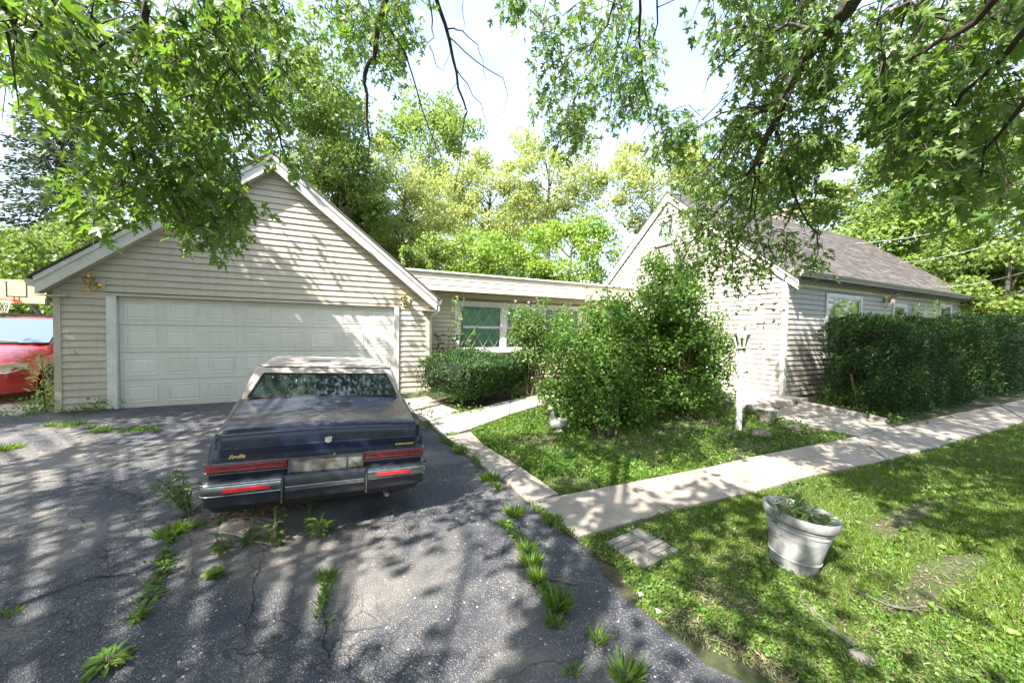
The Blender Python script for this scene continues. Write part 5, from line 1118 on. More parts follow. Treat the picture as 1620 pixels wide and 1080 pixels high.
hubL = maple(ml, [(A_main, 250, 3.1, 4.6, .078), (A_dark, 60, 3.2, 4.8, .076), (A_low, 60, 3.5, 4.4, .074), (A_tip, 7, 3.9, 4.3, .075), (A_corner, 22, 2.6, 3.6, .078), (A_right, 12, 4, 5, .075), (B_, 92, 4.8, 6.2, .082)], canL,
      [(-5.2, -2.6, -.3), (-5.15, -2.5, 1.5), (-4.9, -2.2, 3.2), (-4.4, -1.6, 4.6)], [.42, .34, .28, .2], [
    ([(236, -40), (228, 20), (226, 60), (240, 110), (248, 160), (258, 205)], 3.3, 3.9, .022, .008, 'twigp', 1), ([(228, 30), (190, 55), (150, 82), (128, 105), (123, 180)], 3.3, 3.6, .014, .004, 'twig', 0),
    ([(372, -30), (385, 30), (402, 80), (415, 150), (440, 215), (455, 250), (474, 300)], 4.0, 4.2, .016, .004, 'twig', 1), ([(322, -30), (330, 110), (352, 150), (395, 178), (440, 222)], 4.0, 4.2, .014, .005, 'twig', 1),
    ([(300, 160), (312, 200), (322, 260), (335, 320), (357, 385)], 3.7, 3.9, .012, .003, 'twig', 0), ([(210, 225), (205, 270), (185, 300), (140, 332), (105, 355)], 3.6, 3.8, .012, .004, 'twig', 0),
    ([(278, 270), (272, 310), (264, 340), (300, 372)], 3.7, 3.9, .008, .003, 'twig', 0), ([(-30, -40), (10, 20), (30, 60), (20, 105)], 2.6, 3.0, .012, .003, 'twig', 1), ([(250, 200), (235, 260), (232, 330)], 3.8, 3.9, .009, .003, 'twig', 0),
    ([(618, -30), (598, 50), (590, 90), (576, 118), (580, 150), (584, 222)], 5.0, 5.2, .034, .012, 'bark', 1), ([(600, 30), (628, 60), (650, 110), (668, 170), (690, 232)], 5.0, 5.2, .012, .005, 'twig', 0), ([(690, 232), (676, 252), (673, 276)], 5.2, 5.2, .005, .002, 'twig', 0), ([(690, 232), (702, 236), (708, 244)], 5.2, 5.2, .004, .002, 'twig', 0),
    ([(580, 196), (565, 190), (550, 194), (536, 200)], 5.2, 5.2, .007, .002, 'twig', 0), ([(584, 222), (582, 245), (575, 262), (563, 269)], 5.2, 5.2, .008, .002, 'twig', 0),
    ([(685, -20), (705, 40), (716, 90), (726, 140), (738, 175)], 5.0, 5.1, .022, .010, 'twigp', 1), ([(738, 175), (732, 200), (730, 240), (722, 280), (717, 312)], 5.1, 5.2, .009, .003, 'twig', 0),
    ([(709, 45), (722, 45), (740, 58), (755, 72), (762, 95), (770, 130)], 5.0, 5.1, .008, .002, 'twigp', 0), ([(712, 60), (735, 85), (770, 110), (795, 125), (803, 150), (800, 175), (778, 192)], 5.0, 5.1, .007, .002, 'twigp', 0),
    ([(722, 110), (740, 135), (760, 165), (768, 195), (760, 215)], 5.0, 5.2, .007, .002, 'twigp', 0), ([(678, 0), (685, 30), (684, 60), (672, 75)], 5.0, 5.0, .009, .003, 'twigp', 0), ([(680, 72), (690, 100), (700, 115), (706, 95), (712, 78)], 5.0, 5.0, .005, .002, 'twigp', 0),
    ([(724, 128), (710, 150), (695, 162), (684, 150)], 5.1, 5.1, .004, .0015, 'twigp', 0), ([(731, 2), (735, 40), (733, 50)], 5.0, 5.0, .004, .002, 'twigp', 0), ([(738, 190), (742, 220), (728, 240)], 5.1, 5.1, .004, .002, 'twig', 0)])
C_main = [(850, 0), (1000, 0), (1030, 50), (1045, 110), (1040, 180), (1030, 215), (990, 235), (960, 205), (930, 245), (900, 250), (870, 235), (845, 210), (848, 150), (850, 80)]
C_low = [(868, 200), (930, 190), (935, 248), (905, 255), (880, 245)]
C_wisp = [(785, 0), (850, 0), (845, 45), (815, 55), (795, 20)]
C2 = [(985, 225), (1040, 190), (1100, 185), (1108, 225), (1095, 250), (1050, 262), (1010, 255)]
D_up = [(1105, 0), (1345, 0), (1345, 90), (1325, 180), (1300, 200), (1240, 170), (1190, 210), (1150, 130), (1115, 75)]
D_mid = [(1120, 205), (1180, 195), (1240, 215), (1310, 200), (1325, 240), (1290, 275), (1240, 300), (1190, 275), (1140, 260)]
D_low = [(1055, 330), (1100, 275), (1150, 262), (1200, 270), (1245, 295), (1262, 345), (1240, 440), (1200, 450), (1160, 470), (1085, 460), (1055, 420)]
E_ = [(1345, 90), (1370, 20), (1420, 0), (1620, 0), (1620, 300), (1570, 330), (1520, 320), (1470, 290), (1440, 240), (1400, 200), (1365, 175)]
D_side = [(1235, 270), (1290, 280), (1310, 330), (1300, 440), (1255, 445), (1235, 380)]
E_edge = [(1395, 150), (1500, 170), (1560, 300), (1520, 330), (1450, 290), (1400, 210)]
hubR = maple(mr, [(C_main, 180, 4.8, 6.6, .082), (C_low, 18, 5.2, 6, .08), (C_wisp, 12, 5, 5.8, .075), (C2, 34, 4.8, 5.6, .08), (D_up, 165, 3.9, 5.4, .076), (D_mid, 80, 3.9, 5.0, .070), (D_low, 230, 4.2, 5.2, .058), (D_side, 26, 4.2, 4.8, .062), (E_, 235, 3.4, 5.2, .080), (E_edge, 60, 3.4, 4.6, .078)], canR,
      [(4.6, -3.6, -.3), (4.6, -3.4, 1.6), (4.5, -3.0, 3.4), (4.3, -2.2, 5.0)], [.48, .38, .32, .25], [
    ([(1375, -50), (1335, 15), (1300, 60), (1268, 95), (1245, 150), (1222, 200), (1208, 235), (1196, 262)], 3.9, 4.3, .062, .022, 'bark', 1),
    ([(1222, 172), (1190, 182), (1165, 200), (1150, 222), (1135, 255), (1110, 290)], 4.1, 4.4, .020, .005, 'bark', 0), ([(1225, 165), (1180, 168), (1140, 180), (1100, 200), (1092, 215)], 4.1, 4.4, .012, .003, 'twig', 0),
    ([(1260, 100), (1230, 128), (1195, 140)], 4.0, 4.2, .010, .003, 'twig', 0), ([(1300, 55), (1250, 40), (1190, 60), (1130, 110), (1118, 130)], 4.0, 4.6, .014, .003, 'twig', 0), ([(1222, 65), (1190, 75), (1150, 95), (1122, 120), (1112, 148)], 4.2, 4.5, .006, .002, 'twig', 0),
    ([(1200, 250), (1165, 300), (1130, 335), (1095, 380), (1075, 425)], 4.3, 4.6, .014, .004, 'twig', 0), ([(1196, 262), (1192, 310), (1180, 350), (1160, 400), (1140, 425)], 4.3, 4.6, .010, .003, 'twig', 0), ([(1210, 235), (1200, 290), (1195, 340), (1203, 385)], 4.3, 4.5, .009, .003, 'twig', 0),
    ([(1222, 200), (1250, 280), (1268, 330), (1290, 370), (1298, 400), (1280, 425), (1262, 438)], 4.2, 4.3, .012, .003, 'twig', 0), ([(1290, 372), (1275, 390), (1262, 400)], 4.3, 4.3, .004, .002, 'twig', 0), ([(1258, 330), (1240, 365), (1222, 385)], 4.3, 4.3, .006, .002, 'twig', 0), ([(1150, 222), (1120, 262), (1085, 295), (1075, 320)], 4.3, 4.6, .008, .003, 'twig', 0),
    ([(1015, -30), (1010, 60), (1018, 120), (1030, 180), (1040, 215)], 5.2, 5.6, .016, .004, 'twig', 1), ([(985, -30), (960, 40), (935, 70), (905, 85), (880, 110)], 5.4, 5.8, .014, .004, 'twig', 1), ([(945, 55), (925, 120), (905, 170), (880, 225)], 5.5, 5.8, .008, .003, 'twig', 0), ([(1042, -20), (1040, 40), (1030, 80), (1000, 105)], 5.2, 5.4, .010, .003, 'twig', 1), ([(1000, 40), (975, 110), (965, 165), (950, 220)], 5.4, 5.7, .008, .003, 'twig', 0),
    ([(870, -30), (860, 15), (848, 45)], 5.4, 5.5, .006, .002, 'twig', 1),
    ([(1600, -40), (1540, 40), (1490, 60), (1430, 100), (1400, 175)], 3.2, 3.8, .020, .004, 'twig', 1), ([(1650, 20), (1590, 90), (1530, 140), (1480, 200), (1460, 265)], 3.2, 4.0, .016, .004, 'twig', 1), ([(1660, 120), (1600, 190), (1560, 240), (1545, 300)], 3.2, 4.0, .014, .003, 'twig', 1), ([(1450, -30), (1420, 60), (1402, 120)], 3.8, 4.0, .010, .003, 'twig', 1), ([(1400, 200), (1402, 225), (1412, 262)], 4.0, 4.0, .005, .002, 'twig', 0), ([(1332, 212), (1355, 216), (1372, 215)], 4.2, 4.2, .003, .0015, 'twigp', 0)])

allf = np.concatenate(FOOT); T_ = allf-SN*(allf[:, 2:3]/SN[2]); HIST = np.histogram2d(T_[:, 0], T_[:, 1], bins=100, range=[[-12, 23], [-6, 29]])[0]
high_canopy(ml, hubL, canL); high_canopy(mr, hubR, canR)

# ---- shrubs
def shrub(name, label, cat, base, ells, T, ls, mat_, stems, group=None, spread=.5, up=.6, droop=-.2, shell=.25):
    t_ = thing(name, label, cat, base, group); P_, N_ = [], []
    for c_, r_, n_ in ells: p, d = ell_pts(c_, r_, n_, shell); P_.append(p); N_.append(d)
    P_ = np.concatenate(P_); N_ = np.concatenate(N_); k = P_[:, 2] > H(P_[:, 0], P_[:, 1])+.03; P_, N_ = P_[k], N_[k]
    leafobj('foliage', T, P_, unit(N_*.5+rdir(len(P_), droop)), unit(N_*spread+rdir(len(P_), up)), ls*RNG.uniform(.6, 1.25, len(P_)), M[mat_], t_)
    b_ = MB()
    for q_ in range(stems):
        c_, r_, _ = ells[random.randrange(len(ells))]; e_ = Vector(c_)+Vector((random.uniform(-1, 1)*r_[0]*.6, random.uniform(-1, 1)*r_[1]*.6, random.uniform(0, .8)*r_[2])); s_ = Vector(base)+Vector((random.uniform(-.18, .18), random.uniform(-.18, .18), -.03))
        b_.tube([s_, s_.lerp(e_, .5)+Vector((0, 0, .15)), e_], [.018, .012, .004], 5, False)
    obj('branch', b_.mesh('branch', M['branch']), t_); return t_
def clumps(c, r, n, cr, per, seed):
    R_ = np.random.default_rng(seed); out = []
    for _ in range(n):
        d = R_.normal(size=3); d /= np.linalg.norm(d); q_ = R_.uniform(.35, .95); cc = np.array(c)+d*np.array(r)*q_; k = cr*R_.uniform(.7, 1.3); out.append((tuple(cc), (k, k, k*.8), per))
    return out
gb1 = G(955, 685); gb2 = G(1082, 655)
def up_(p, x, y, z): return (p.x+x, p.y+y, p.z+z)
sh1 = shrub('round_shrub', 'big rounded shrub in the middle of the bed, right of the goose', 'shrub', gb1, clumps(up_(gb1, .10, .55, .95), (.98, .80, .95), 70, .33, 230, 1)+clumps(up_(gb1, .0, .35, .38), (.85, .6, .35), 26, .28, 190, 11)+clumps(up_(gb1, .35, .6, 1.75), (.9, .5, .6), 34, .25, 130, 2)+clumps(up_(gb1, .75, .7, 2.15), (.6, .45, .45), 16, .24, 110, 24)+clumps(up_(gb1, .95, .8, 1.0), (.6, .6, 1.0), 34, .3, 180, 22)+clumps(up_(gb1, .75, .3, .5), (.7, .5, .5), 22, .28, 180, 23), OVATE, .060, 'shrub', 26)
sh2 = shrub('tall_shrub', 'tallest arching shrub in front of the house gable, left of the lamp post', 'shrub', gb2, clumps(up_(gb2, .28, .25, 1.35), (1.15, .85, .95), 72, .34, 210, 3)+clumps(up_(gb2, .0, .1, .55), (1.1, .7, .45), 44, .28, 190, 12)+clumps(up_(gb2, -.5, .0, 2.1), (.6, .5, .6), 20, .26, 150, 14)+clumps(up_(gb2, -.9, .5, 1.6), (.5, .5, 1.), 20, .3, 170, 13)+clumps(up_(gb2, -.15, .3, 2.45), (.95, .6, .75), 36, .28, 150, 4), OVATE, .068, 'shrub', 30)
# whippy arching shoots on the tall shrub
wv_ = MB(); P_, A2, N2 = [], [], []
for pts in ([(1120, 560), (1150, 500), (1185, 465), (1225, 463)], [(1120, 540), (1165, 492), (1200, 485), (1235, 492)], [(1120, 545), (1160, 520), (1200, 512), (1222, 510)], [(1060, 460), (1075, 400), (1082, 350)], [(1010, 480), (1015, 440), (1030, 400)], [(1130, 600), (1165, 560), (1205, 548)], [(1040, 470), (1035, 430), (1040, 405)], [(965, 530), (960, 470), (962, 440)], [(1100, 480), (1135, 440), (1170, 405)], [(925, 520), (935, 470), (915, 440)]):
    d_ = 7.2 if pts[0][0] > 1000 else 6.4; B3 = branch3(pts, d_, d_+.1, .01); wv_.tube(B3, [.006]*len(B3), 4, False)
    for i in range(len(B3)*3):
        q_ = B3[min(len(B3)-1, i//3)]; P_.append(np.array(q_)+RNG.normal(size=3)*.035); A2.append(RNG.normal(size=3)*.7+np.array([.2, 0, -.3])); N2.append(RNG.normal(size=3)*.5+np.array([0, -.2, .8]))
obj('shoots', wv_.mesh('shoots', M['branch']), sh2, stuff=True); leafobj('shoot_leaves', OVATE, np.array(P_), unit(np.array(A2)), unit(np.array(N2)), RNG.uniform(.05, .085, len(P_)), M['shrub'], sh2)
gh = G(842, 628); hb = shrub('hibiscus_shrub', 'rose of Sharon shrub with mauve flowers in front of the breezeway windows', 'shrub', gh, clumps(up_(gh, .15, .0, 1.5), (.78, .6, 1.0), 58, .27, 140, 5)+clumps(up_(gh, .1, .2, .55), (.65, .5, .45), 12, .25, 80, 6), OVATE, .062, 'hib', 16)
for k, (px, py) in enumerate(((815, 476), (836, 478), (835, 510), (805, 495), (862, 507), (793, 514), (845, 490), (795, 540), (850, 520), (822, 500))):
    p = np.array(PD(px, py, 8.3)); n_ = 6; a_ = np.linspace(0, 2*PI, n_+1)[:-1]; ax = np.stack([np.cos(a_), -.25*np.ones(n_), np.sin(a_)], -1); leafobj('flower', ROUND, np.repeat(p[None], n_, 0), unit(ax), np.repeat(np.array([[0, -1., .2]]), n_, 0), np.full(n_, .036), M['flower'], hb, stuff=False)
# climbing plant against the breezeway wall
gv = Vector((2.75, 10.0, 0)); vn = thing('climbing_plant', 'leggy pale climbing plant against the yellow wall left of the lattice window', 'plant', gv); b_ = MB(); P_ = []
for pts in ([(700, 590), (710, 540), (722, 500), (716, 470)], [(700, 590), (730, 550), (745, 530), (755, 515)], [(700, 590), (690, 560), (697, 535), (690, 528)], [(705, 590), (712, 560), (728, 520), (732, 480)]):
    B3 = [onY(x, y, 9.9) for x, y in pts]; b_.tube(B3, [.008]*4, 5, False)
    for i in range(60): t_ = RNG.random()*2.99; q_ = B3[int(t_)].lerp(B3[int(t_)+1], t_ % 1); P_.append(np.array(q_)+RNG.normal(size=3)*.09)
P_ = np.array(P_); obj('stem', b_.mesh('stem', M['stem']), vn); leafobj('foliage', OVATE, P_, rdir(len(P_), -.4), rdir(len(P_), .3), RNG.uniform(.06, .14, len(P_)), M['hib'], vn)
# yew hedges
def yew(name, label, verts, zt0, zt1, n, group, seed, ls=.05, flare=.12, base_gap=.15, wav=.06):
    """verts: quad in plan (front-left, front-right, back-right, back-left)"""
    A_, B__, C_, D_ = [np.array(v_, float) for v_ in verts]; cen = (A_+B__+C_+D_)/4; t_ = thing(name, label, 'hedge', (cen[0], cen[1], float(H(cen[0], cen[1]))), group)
    R_ = np.random.default_rng(seed)
    def surf(u, v_, w_):   # u along, v front(0)..back(1), w height 0..1
        ed = np.clip((.07-np.minimum(u, 1-u))/.07, 0, 1); v_ = .5+(v_-.5)*(1-.38*ed**2); sh = np.clip((w_-.86)/.14, 0, 1); v_ = .5+(v_-.5)*(1-.16*sh**2); u = u+.03*sh**2*np.where(u < .04, 1, 0)
        f = 1+flare*(w_-.6); p = (A_*(1-u)[:, None]+B__*u[:, None])*(1-v_)[:, None]+(D_*(1-u)[:, None]+C_*u[:, None])*v_[:, None]; p = cen+(p-cen)*np.stack([1+flare*.3*(w_-.6), f], -1)
        zt = zt0+(zt1-zt0)*u+wav*(vnoise(u*9, v_*3, 1, seed)-.5)*2; zb = H(p[:, 0], p[:, 1])+base_gap; return np.concatenate([p, (zb+(zt-zb)*w_)[:, None]], 1)
    # faces: front, left, right, top, back
    LN_ = np.linalg.norm(B__-A_); DN_ = np.linalg.norm(D_-A_); HT = zt0+.2; ar = np.array([LN_*HT, DN_*HT, DN_*HT, LN_*DN_, LN_*HT*.6]); ns = (ar/ar.sum()*n).astype(int); P_, N_ = [], []
    for f_, k in enumerate(ns):
        a_, b__ = R_.random(k), R_.random(k); z_, o_ = np.zeros(k), np.ones(k); dep = R_.random(k)**2*.16
        u, v_, w_ = [(a_, z_+dep, b__), (z_+dep*.4, a_, b__), (o_-dep*.4, a_, b__), (a_, b__, o_-dep*.5), (a_, o_-dep, b__)][f_]
        rr = np.minimum(w_, 1-0); 
        if f_ in (0, 4): # soften the shoulder
            v_ = np.where(w_ > .9, v_+(w_-.9)*1.2*(1 if f_ == 0 else -1), v_)
        v_ = v_+(.10*(vnoise(u*LN_*2.2, w_*4, 1, seed+3)-.5))*(1 if f_ in (0, 4) else 0); u = u+(.03*(vnoise(v_*5, w_*5, 1, seed+4)-.5))
        P_.append(surf(u, v_, w_)); nm = [(0, -1, .25), (-1, 0, .25), (1, 0, .25), (0, 0, 1), (0, 1, .2)][f_]; N_.append(np.repeat(np.array([nm], float), k, 0))
    P_ = np.concatenate(P_)+R_.normal(size=(sum(ns), 3))*.02; N_ = np.concatenate(N_); P_ = P_+N_*((vnoise(P_[:, 0]*9+50, P_[:, 2]*9+P_[:, 1]*5+50, 1, seed+9)-.5)*.16+(vnoise(P_[:, 0]*2.6+50, P_[:, 2]*2.6+P_[:, 1]*2+50, 1, seed+10)-.5)*.22)[:, None]; P_[:, 2] = np.maximum(P_[:, 2], H(P_[:, 0], P_[:, 1])+.04); ax = unit(N_*.7+R_.normal(size=P_.shape)*.75+np.array([0, 0, .35])); s_ = ls*R_.uniform(.7, 1.7, len(P_))
    leafobj('foliage', QUAD, P_, ax, rdir(len(P_), .5), s_, M['yew'], t_, sx=s_*.5)
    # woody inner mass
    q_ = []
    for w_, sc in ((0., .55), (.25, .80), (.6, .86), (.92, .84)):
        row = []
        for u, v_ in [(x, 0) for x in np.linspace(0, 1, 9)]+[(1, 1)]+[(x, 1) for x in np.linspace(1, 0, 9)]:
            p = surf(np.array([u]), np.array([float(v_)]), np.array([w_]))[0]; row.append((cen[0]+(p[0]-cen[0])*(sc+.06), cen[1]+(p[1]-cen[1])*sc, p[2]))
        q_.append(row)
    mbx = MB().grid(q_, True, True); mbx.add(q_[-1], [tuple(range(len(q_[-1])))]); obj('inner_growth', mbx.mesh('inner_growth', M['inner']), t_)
    b_ = MB()
    for k in range(int(LN_*3)): 
        u = (k+.5)/int(LN_*3); p0_ = surf(np.array([u]), np.array([.5]), np.array([0.]))[0]; p0_[2] -= base_gap+.05
        for dd_ in range(2): p1_ = surf(np.array([min(1, max(0, u+R_.uniform(-.1, .1)))]), np.array([R_.uniform(.35, .9)]), np.array([.4]))[0]; b_.tube([p0_, (p0_+p1_)/2, p1_], [.022, .016, .008], 5, False)
    obj('branch', b_.mesh('branch', M['branch']), t_); return t_
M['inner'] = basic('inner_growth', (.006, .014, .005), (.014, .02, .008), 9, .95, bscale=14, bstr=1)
ya, yb, yc_, yd = G(668, 640), G(745, 652), G(862, 618), G(700, 612)
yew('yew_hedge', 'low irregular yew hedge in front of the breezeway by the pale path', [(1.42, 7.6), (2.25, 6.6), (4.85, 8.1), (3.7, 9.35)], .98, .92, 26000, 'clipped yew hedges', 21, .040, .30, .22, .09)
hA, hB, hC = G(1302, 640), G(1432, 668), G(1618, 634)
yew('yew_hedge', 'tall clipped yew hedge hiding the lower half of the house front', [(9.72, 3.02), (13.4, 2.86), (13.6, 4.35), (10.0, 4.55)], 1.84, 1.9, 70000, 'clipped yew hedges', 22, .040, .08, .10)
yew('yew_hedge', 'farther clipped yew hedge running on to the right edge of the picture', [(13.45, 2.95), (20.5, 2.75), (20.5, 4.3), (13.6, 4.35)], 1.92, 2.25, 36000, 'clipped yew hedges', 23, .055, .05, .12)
# flower spikes growing up through the hedge
for k, (px, y0, y1) in enumerate(((1402, 502, 468), (1443, 500, 484), (1452, 500, 482), (1467, 500, 484), (1478, 500, 478), (1482, 500, 474), (1517, 503, 488), (1525, 503, 494))):
    B3 = [onY(px, y0, 4.5), onY(px+1, y1, 4.5)]; t_ = thing('tall_weed', 'weed stem poking above the hedge top, %s' % ('nearest floodlight', 'leftmost of the cluster', 'second of the cluster', 'third of the cluster', 'fourth of the cluster', 'tallest of the cluster', 'second from the hedge gap', 'closest to the house end')[k], 'weed', B3[0], 'weeds poking above the hedge')
    obj('stem', MB().tube(B3, [.010, .005], 5).mesh('stem', M['stem']), t_); n_ = 40; tt = RNG.random(n_); P_ = np.array(B3[0])[None]*(1-tt[:, None])+np.array(B3[1])[None]*tt[:, None]; leafobj('foliage', LANCE, P_, rdir(n_, .4), rdir(n_, .5), RNG.uniform(.05, .11, n_), M['hib'], t_)
# bed plants at the base of the hedge
def ground_plants(label, px, py, w_, n, h_, group, mat_='weed', ls=.05, name='leafy_weed'):
    b0 = G(px, py); t_ = thing(name, label, 'weed', b0, group); P_ = b0+Vector((0, 0, 0)); P_ = np.array(P_)+np.stack([RNG.normal(size=n)*w_, RNG.normal(size=n)*w_, np.abs(RNG.random(n))*h_], -1); b_ = MB()
    for k in range(8): q_ = P_[RNG.integers(n)]; b_.tube([b0, q_], [.004, .002], 4, False)
    obj('stem', b_.mesh('stem', M['stem']), t_); leafobj('foliage', OVATE, P_, rdir(n, .1), rdir(n, .8), ls*RNG.uniform(.6, 1.3, n), M[mat_], t_)
ground_plants('leafy weeds at the left foot of the tall hedge by the house corner', 1305, 640, .16, 130, .42, 'weeds along the hedge bed')
ground_plants('weeds spilling over the edging block in front of the tall hedge', 1350, 655, .2, 110, .2, 'weeds along the hedge bed')
ground_plants('bright weeds at the corner where the hedge meets the walkway', 1415, 668, .16, 120, .16, 'weeds along the hedge bed')
ground_plants('low weeds under the yew hedge beside the pale path', 742, 655, .25, 110, .16, 'weeds along the hedge bed')
ground_plants('weeds between the hedge and the rose of Sharon', 830, 632, .28, 130, .22, 'weeds along the hedge bed')
ground_plants('bushy weed at the left corner of the garage door', 160, 650, .17, 190, .24, 'weeds at the garage wall', 'grassb', .05)
ground_plants('low weeds at the foot of the siding left of the garage door', 125, 652, .16, 80, .12, 'weeds at the garage wall', 'grassb', .045)
ground_plants('weeds at the left outer corner of the garage', 70, 652, .16, 170, .30, 'weeds at the garage wall', 'grassb', .06)
ground_plants('low weeds along the pad in front of the red minivan', 20, 658, .3, 150, .10, 'weeds at the garage wall', 'grassb', .05)
ground_plants('weedy sprig right of the navy sedan beside the pale path', 676, 680, .10, 90, .42, 'weeds beside the sedan', 'hib', .045)
# tall feathery weed by the garage corner
tf = thing('tall_weed', 'tall yellowish weed with feathery tips in front of the red minivan wheel', 'weed', G(72, 650)); B3 = [G(72, 650), PD(68, 600, 9.9), PD(66, 560, 9.9)]
obj('stem', MB().tube(B3, [.012, .008, .004], 5).mesh('stem', M['stem']), tf); n_ = 220; tt = RNG.random(n_); P_ = np.array([B3[0].lerp(B3[2], t_) for t_ in tt])+RNG.normal(size=(n_, 3))*(.03+.10*tt[:, None]); leafobj('foliage', LANCE, P_, rdir(n_, .5), rdir(n_, .4), RNG.uniform(.05, .14, n_), M['t_pale'], tf)

# ---- tufts and broad weeds in the cracks, each a thing
def tuft(px, py, r_, h_, n, label, bright=True, name='grass_tuft'):
    r_ *= .8; h_ *= .6; b0 = np.array(G(px, py, .0))+np.array([0, 0, .01]); a_ = RNG.uniform(0, 2*PI, n); q_ = RNG.random(n)**.7*r_; P_ = b0+np.stack([q_*np.cos(a_), q_*np.sin(a_), np.zeros(n)], -1)
    ax = unit(np.stack([np.cos(a_)*RNG.uniform(.2, 1.3, n), np.sin(a_)*RNG.uniform(.2, 1.3, n), np.full(n, 1.)], -1)); s_ = h_*RNG.uniform(.5, 1.25, n); V, Fc = scatter((BLADE[0]-np.array([0, 0, 0])+np.array([[0, 0, -.22*y*y] for _, y, _ in BLADE[0]]), BLADE[1]), P_, ax, rdir(n, .1), s_, RNG.uniform(.006, .011, n)*1.6)
    me = fast_mesh(name, V-b0, Fc, M['grassb']); o = obj(name, me, None, Matrix.Translation(Vector(b0))); tag(o, label, 'grass tuft', 'grass tufts in the driveway'); return o
for a_ in ((518, 918, .05, .16, 60, 'small lone grass tuft on the asphalt right of the weeds behind the car'), (812, 815, .10, .17, 150, 'grass tuft at the asphalt edge left of the walkway end'), (800, 835, .07, .12, 70, 'thin grass tuft just below the one at the walkway end'),
           (775, 760, .12, .16, 150, 'grass tuft along the narrow side path, middle of its left edge'), (728, 716, .12, .14, 120, 'grass tuft at the top of the narrow side path'), (875, 828, .08, .16, 120, 'grass tuft at the left corner of the first big walkway slab'),
           (832, 872, .06, .16, 110, 'yellowish grass tuft, uppermost of the chain right of the driveway centre'), (840, 895, .07, .18, 150, 'grass tuft in the middle of the chain right of the driveway centre'), (850, 922, .06, .16, 110, 'grass tuft beside the brown stick on the asphalt'),
           (884, 962, .07, .20, 130, 'grass tuft in the chain, just below the brown stick'), (876, 990, .05, .12, 70, 'lowest small grass tuft of the chain below the brown stick'), (946, 1016, .04, .13, 60, 'small grass tuft in the lower middle of the driveway'),
           (990, 1072, .07, .18, 90, 'wispy grass tuft at the bottom edge of the picture near the lawn'), (905, 1070, .03, .10, 30, 'tiny grass sprig at the bottom edge left of the wispy tuft'), (12, 712, .14, .16, 150, 'grass tuft on the asphalt at the left picture edge'),
           (120, 672, .14, .12, 160, 'grass strip on the asphalt in front of the left garage siding'), (160, 684, .14, .13, 150, 'grass strip left of the middle in front of the garage door'), (205, 684, .14, .12, 130, 'thin grass strip farther right in front of the garage door'), (268, 848, .10, .18, 130, 'grass tuft left of the concrete slab piece'),
           (300, 838, .06, .14, 70, 'grass tuft touching the left end of the concrete slab piece'), (15, 975, .06, .09, 50, 'small grass tuft at the left picture edge low down'), (225, 948, .05, .05, 50, 'low weedy tuft in the long crack'), (715, 690, .08, .16, 80, 'grass tuft where the pale path meets the asphalt'),
           (690, 670, .06, .13, 60, 'grass tuft beside the right flank of the navy sedan'), (1318, 735, .07, .06, 50, 'small grass sprig growing on the walkway behind the planter')): tuft(*a_)
def broadweed(px, py, n, L_, hgt, label, T=OVATE, mat_='weed', stems=True, wd=1., name='broadleaf_weed'):
    b0 = G(px, py); w_ = thing(name, label, 'weed', b0, 'broadleaf weeds in the driveway'); me = fast_mesh('leaf', T[0]*np.array([wd, 1, 1]), T[1], M[mat_]); b_ = MB()
    for k in range(n):
        a_ = k*2.4+random.uniform(-.3, .3); h_ = hgt*random.random()**.8; r_ = L_*random.uniform(.15, .6); p = Vector((r_*math.cos(a_), r_*math.sin(a_), h_+.012)); d = Vector((math.cos(a_), math.sin(a_), random.uniform(-.1, .55))).normalized(); nr = Vector((random.uniform(-.25, .25)-d.x*.4, random.uniform(-.25, .25)-d.y*.4, 1))
        z = (nr-d*nr.dot(d)).normalized(); x = d.cross(z); s_ = L_*random.uniform(.6, 1.15); mw = Matrix(((x.x*s_, d.x*s_, z.x*s_, p.x), (x.y*s_, d.y*s_, z.y*s_, p.y), (x.z*s_, d.z*s_, z.z*s_, p.z), (0, 0, 0, 1)))
        obj('leaf', me, w_, mw, local=True); b_.tube([(0, 0, 0), (p.x*.3, p.y*.3, p.z*.7), p], [.004, .003, .002], 4, False)
    obj('stem', b_.mesh('stem', M['stem']), w_, I4, local=True)
broadweed(170, 1060, 60, .075, .06, 'large rosette weed at the bottom left of the driveway', LANCE, wd=1.5)
broadweed(435, 862, 30, .066, .34, 'tall nettle-like weed behind the middle of the sedan bumper', OVATE); broadweed(398, 862, 28, .072, .22, 'leaning bright weed beside the concrete slab piece', OVATE)
broadweed(505, 852, 36, .095, .17, 'bushy dock weed behind the sedan, right of the nettle-like weed', LANCE, wd=2.); broadweed(490, 820, 9, .06, .2, 'small weed in the shade right under the rear bumper', OVATE)
broadweed(340, 918, 30, .05, .07, 'round-leaved weed low on the crack below the slab piece', ROUND); broadweed(348, 885, 18, .07, .2, 'thin upright weed growing out beside the slab piece', LANCE, wd=1.8); broadweed(320, 838, 7, .13, .03, 'weed with long yellowing leaves lying on the slab piece', LANCE, wd=1.8)
broadweed(260, 912, 34, .05, .09, 'weed cluster in the crack left of the driveway centre', OVATE); broadweed(240, 950, 26, .06, .04, 'low dark weed at the lower end of the crack cluster', LANCE, wd=1.9); broadweed(262, 885, 36, .035, .07, 'yellowish small-leaved weed at the top of the crack cluster', OVATE)
broadweed(520, 990, 9, .028, .03, 'tiny weed in the crack below the lone grass tuft', OVATE); broadweed(440, 868, 18, .028, .05, 'tiny yellow-green clover tuft at the nettle foot', ROUND); broadweed(355, 872, 14, .030, .06, 'small pale clover tuft right of the slab piece corner', ROUND)
